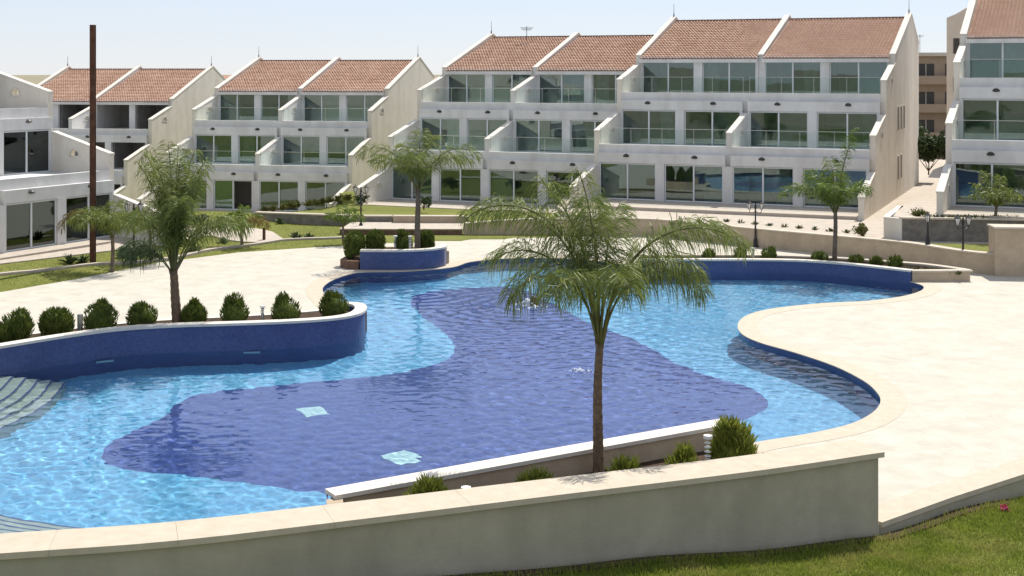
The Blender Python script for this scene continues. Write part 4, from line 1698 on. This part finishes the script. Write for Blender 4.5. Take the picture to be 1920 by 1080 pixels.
def leafy(label, loc, rx, rz, n, seed, m, cat='shrub', size=.12, trunk=.0, group=None, name='shrub'):
    """loose crown of leaf faces in uneven clumps"""
    r_ = random.Random(seed)
    t = thing(name, label, cat, loc, 0, group)
    q = MB()
    q.tube([(0, 0, -.1), (.03, 0, trunk + rz * .5)], [.05 + trunk * .03, .03], 7)
    for k in range(4):
        a = k * 1.7
        q.tube([(0, 0, trunk * .8), (math.cos(a) * rx * .5, math.sin(a) * rx * .5, trunk + rz * .9)], [.035, .012], 5)
    q.build('trunk', 'trunk', t)
    cl = [(Vector((r_.gauss(0, .42) * rx, r_.gauss(0, .42) * rx, trunk + rz * (1 + r_.uniform(-.6, .7)))), r_.uniform(.25, .5) * rx) for _ in range(9)]
    q = MB()
    for k in range(n):
        c, cr = r_.choice(cl)
        d = Vector((r_.gauss(0, 1), r_.gauss(0, 1), r_.gauss(0, 1))).normalized()
        p = c + d * cr * r_.random() ** .4
        if p.z < .03:
            continue
        a = Vector((r_.gauss(0, 1), r_.gauss(0, 1), r_.gauss(0, 1))).normalized()
        b_ = a.cross(d).normalized() * size * .5
        a = a * size * r_.uniform(.7, 1.3)
        q.quad(p, p + a * .5 + b_, p + a, p + a * .5 - b_)
    q.build('crown', m, t)
    return t


leafy('topiary like round shrub on a stem behind the lawn edging', (-15.9, 67.6, .1), .62, .35, 1200, 1, 'tree_leaf', 'shrub', .09, .45)
leafy('dark tree at the back of the alley between the right buildings', (28.9, 92.5, 1.45), 2.5, 1.6, 10000, 2, 'tree_leaf', 'tree', .2, .2, name='tree')
leafy('orange brown shrub at the corner of the largest building', (16.4, 62.4, .84), .42, .28, 500, 3, 'hedge_dry', 'shrub', .09)
leafy('green shrub beside the white steps of the right terrace', (18.6, 61.2, 1.86), .45, .16, 500, 4, 'hedge_dry', 'shrub', .08)
leafy('small bush on the raised lawn left of the palm trunk', (-9.1, 80.5, .5), .55, .3, 500, 5, 'tree_leaf', 'shrub', .1)
leafy('small bush on the raised lawn right of the palm trunk', (-5.2, 78.5, .5), .5, .35, 500, 6, 'tree_leaf', 'shrub', .1)
leafy('pink flowered plant on the grass at the lower right', (9.95, 26.95, near_z(9.95, 26.95)), .12, .05, 110, 8, 'flower', 'flower', .05, 0, name='flower_plant')
leafy('pale flowered plant on the grass at the right edge', (10.75, 27.2, near_z(10.75, 27.2)), .14, .05, 120, 9, 'flower_pale', 'flower', .045, 0, name='flower_plant')

r3 = random.Random(12)
HG = 'dry border plants along the raised lawn'
for k in range(15):
    f = k / 14
    x, y = -14.0 + (-9.9 + 14.0) * f, 76.2 + (84.2 - 76.2) * f
    o = rosette(ORD[k] + ' dry brown plant from the left in the row behind the raised lawn', (x + r3.gauss(0, .1), y + r3.gauss(0, .15), .5), .55, 30, 200 + k, 'hedge_dry', 'plant', HG)
for k in range(10):
    x = 11.0 + k * .62
    y = 67.6 - (x - 11) * .95
    rosette(ORD[k] + ' small border plant from the left on top of the long retaining wall', (x, y + .8, .84), .28, 20, 230 + k, 'hedge_dry' if k % 3 else 'agave', 'plant', 'border plants on the retaining wall')
for k in range(12):
    x = 18.9 + k * .36
    rosette(ORD[k] + ' low plant from the left above the terrace wall of the right building', (x, 60.95 - (x - 18) * .1, 1.86), .30, 20, 250 + k, 'hedge_dry' if k % 2 else 'agave', 'plant', 'low plants along the right terrace')
for k in range(8):
    x = 16.3 + k * .27
    rosette(ORD[k] + ' short plant from the left in the pointed end of the far planter', (x, 56.3 - k * .22 + r3.gauss(0, .1) - .5, .32), .22, 18, 280 + k, 'hedge_dry', 'plant', 'ground plants in the planter tip')


# ------------------------------------------------------------------ lamp posts, bollards, pole
def lamp_post(label, loc, hgt, twin=True, rz=0):
    t = thing('lamp_post', label, 'lamp post', loc, rz, 'garden lamp posts')
    q = MB()
    q.lathe([(.16, -.05), (.16, .06), (.11, .10), (.10, .35), (.065, .42), (.05, .5), (.045, hgt * .5), (.055, hgt * .52), (.04, hgt * .55), (.032, hgt - .3)], n=12)
    q.build('post', 'lamp_black', t, True)
    if twin:
        a = MB()
        a.tube([(-.30, 0, hgt - .32), (-.28, 0, hgt - .45), (-.14, 0, hgt - .50), (0, 0, hgt - .38), (.14, 0, hgt - .50), (.28, 0, hgt - .45), (.30, 0, hgt - .32)], .018, 6)
        a.lathe([(.05, hgt - .3), (.06, hgt - .2), (.03, hgt - .12), (.045, hgt - .06), (.005, hgt + .02)], n=8)
        a.build('arm', 'lamp_black', t)
        xs = (-.30, .30)
    else:
        xs = (0,)
    for x in xs:
        z = hgt - .32
        l_ = MB()
        l_.lathe([(.05, 0), (.055, .03), (.11, .26), (.112, .28)], (x, 0, z), 6)
        lo = l_.build('lantern_glass', 'lamp_white', t)
        c_ = MB()
        c_.lathe([(.14, .282), (.14, .30), (.05, .38), (.02, .40), (.025, .43), (.002, .47)], (x, 0, z), 8)
        for k in range(6):
            an = 2 * PI * k / 6
            c_.tube([(x + .054 * math.cos(an), math.sin(an) * .054, z), (x + .116 * math.cos(an), math.sin(an) * .116, z + .28)], .012, 4)
        c_.build('lantern_frame', 'lamp_black', lo)


lamp_post('twin lantern lamp post before the raised lawn left of the middle palm', (-8.1, 71.5, 0), 2.35)
lamp_post('twin lantern lamp post against the long tan retaining wall', (11.85, 64.9, 0), 2.15)
lamp_post('twin lantern lamp post before the tall pier wall at right', (19.35, 57.2, 0), 2.3, True, .4)
lamp_post('short single lamp post on the upper path before the right building', (18.35, 58.85, .84), 1.4, False)
lamp_post('lamp post half hidden by small palms on the left lawn', (-16.65, 58.7, .28), 2.45)


def bollard(label, loc, hgt=.5, square=False, m='steel'):
    t = thing('bollard_light', label, 'bollard', loc, 0, 'low garden bollard lights')
    q = MB()
    if square:
        q.box(-.065, .065, -.065, .065, -.1, hgt - .03)
        q.build('post', m, t)
        c = MB()
        c.box(-.07, .07, -.07, .07, hgt - .028, hgt)
        c.build('cap', m, t)
    else:
        q.lathe([(.085, -.1), (.085, .03), (.05, .05), (.05, hgt * .55)], n=12)
        q.build('post', m, t)
        g_ = MB()
        for k in range(4):
            z = hgt * .56 + k * (hgt * .36 / 4)
            g_.lathe([(.045, z), (.07, z + .01), (.07, z + .018), (.045, z + .035)], n=12)
        g_.build('louvre', m, t)
        c = MB()
        c.lathe([(.09, hgt * .93), (.095, hgt * .95), (.09, hgt), (.02, hgt + .01)], n=12)
        c.build('cap', 'lamp_white', t)


bollard('square grey bollard between two bushes on the curved blue planter', (-13.25, 40.9, .5), .62, True)
bollard('small round bollard between the two right bushes on the curved blue planter', (-7.95, 42.5, .5), .60)
bollard('bollard left of the palm trunk in the small blue planter', (-5.15, 58.9, .5), .8)
bollard('pale bollard beside the palm trunk in the small blue planter', (-4.5, 58.8, .5), .8, False, 'lamp_white')
bollard('bollard between the two peaked bushes of the far right planter', (10.55, 58.3, .3), .55)
bollard('white capped bollard beside the tallest cypress in the near planter', (3.93, 26.75, .3), .98, False, 'lamp_white')
bollard('white capped bollard right of the leftmost shrub in the near planter', (-.82, 23.75, .3), .88, False, 'lamp_white')
bollard('dark bollard on the garden path near the yellowish palm', (-12.46, 67.0, .05), .65, True, 'rust')

t = thing('pole', 'tall rusty steel pole standing on the left lawn', 'pole', (-18.39, 58.5, .25))
q = MB()
q.box(-.11, .11, -.105, -.085, -.3, 10.35)
q.box(-.11, .11, .085, .105, -.3, 10.35)
q.build('flange', 'rust', t)
q = MB()
q.box(-.075, .075, -.084, .084, -.3, 10.34)
q.build('web', 'rust', t)

# ------------------------------------------------------------------ bubbling jets and pool lights
r4 = random.Random(5)
for (x, y, s_, lab) in ((.55, 49.3, 1.5, 'white bubbling water jet beside the brown rock in the pool'), (1.98, 38.6, .55, 'small white bubbling spot in the dark middle of the pool')):
    q = MB()
    for k in range(60):
        a, d = r4.uniform(0, 2 * PI), abs(r4.gauss(0, .22)) * s_
        p = (math.cos(a) * d * 1.4, math.sin(a) * d, r4.uniform(0, .16) * s_ * max(0, 1 - d / .5))
        rr = r4.uniform(.015, .05) * s_
        q.lathe([(rr * .3, -rr * .6), (rr, -rr * .1), (rr * .8, rr * .5), (rr * .1, rr * .8)], p, 6)
    o = q.build('water_jet', 'foam', smooth=True)
    o.location = (x, y, WL + .01)
    tag(o, lab, 'water jet')
bm = bmesh.new()
bmesh.ops.create_icosphere(bm, subdivisions=3, radius=.2)
for v in bm.verts:
    f = 1 + .35 * noise.noise(v.co * 6)
    v.co = Vector((v.co.x * .8 * f, v.co.y * .8 * f, v.co.z * 1.3 * f))
me = bpy.data.meshes.new('fountain_rock')
bm.to_mesh(me)
bm.free()
o = link('fountain_rock', me, 'planter_rock')
o.location = (.82, 49.25, WL + .12)
tag(o, 'small brown rock at the water jet in the middle of the pool', 'rock')
for (x, y, rz, lab) in ((-12.3, 40.25, .55, 'pool light set low in the curved blue wall, left one'), (-8.1, 41.52, .15, 'pool light set low in the curved blue wall, right one')):
    t = thing('pool_light', lab, 'light', (x, y, -.38), rz)
    q = MB()
    q.box(-.22, .22, -.03, 0, -.09, .09)
    q.build('lens', 'drain_tile', t)
    q = MB()
    for (a, b_, c, d) in ((-.26, .26, -.13, -.092), (-.26, .26, .092, .13), (-.26, -.222, -.091, .091), (.222, .26, -.091, .091)):
        q.box(a, b_, -.04, .002, c, d)
    q.build('rim', 'steel', t)

for o in bpy.data.objects:
    if o.name.split('.')[0] in ('pool_floor', 'deep_end_mosaic', 'drain_mosaic', 'pool_wall', 'pool_step', 'step_nosing'):
        o.cycles.is_caustics_receiver = True
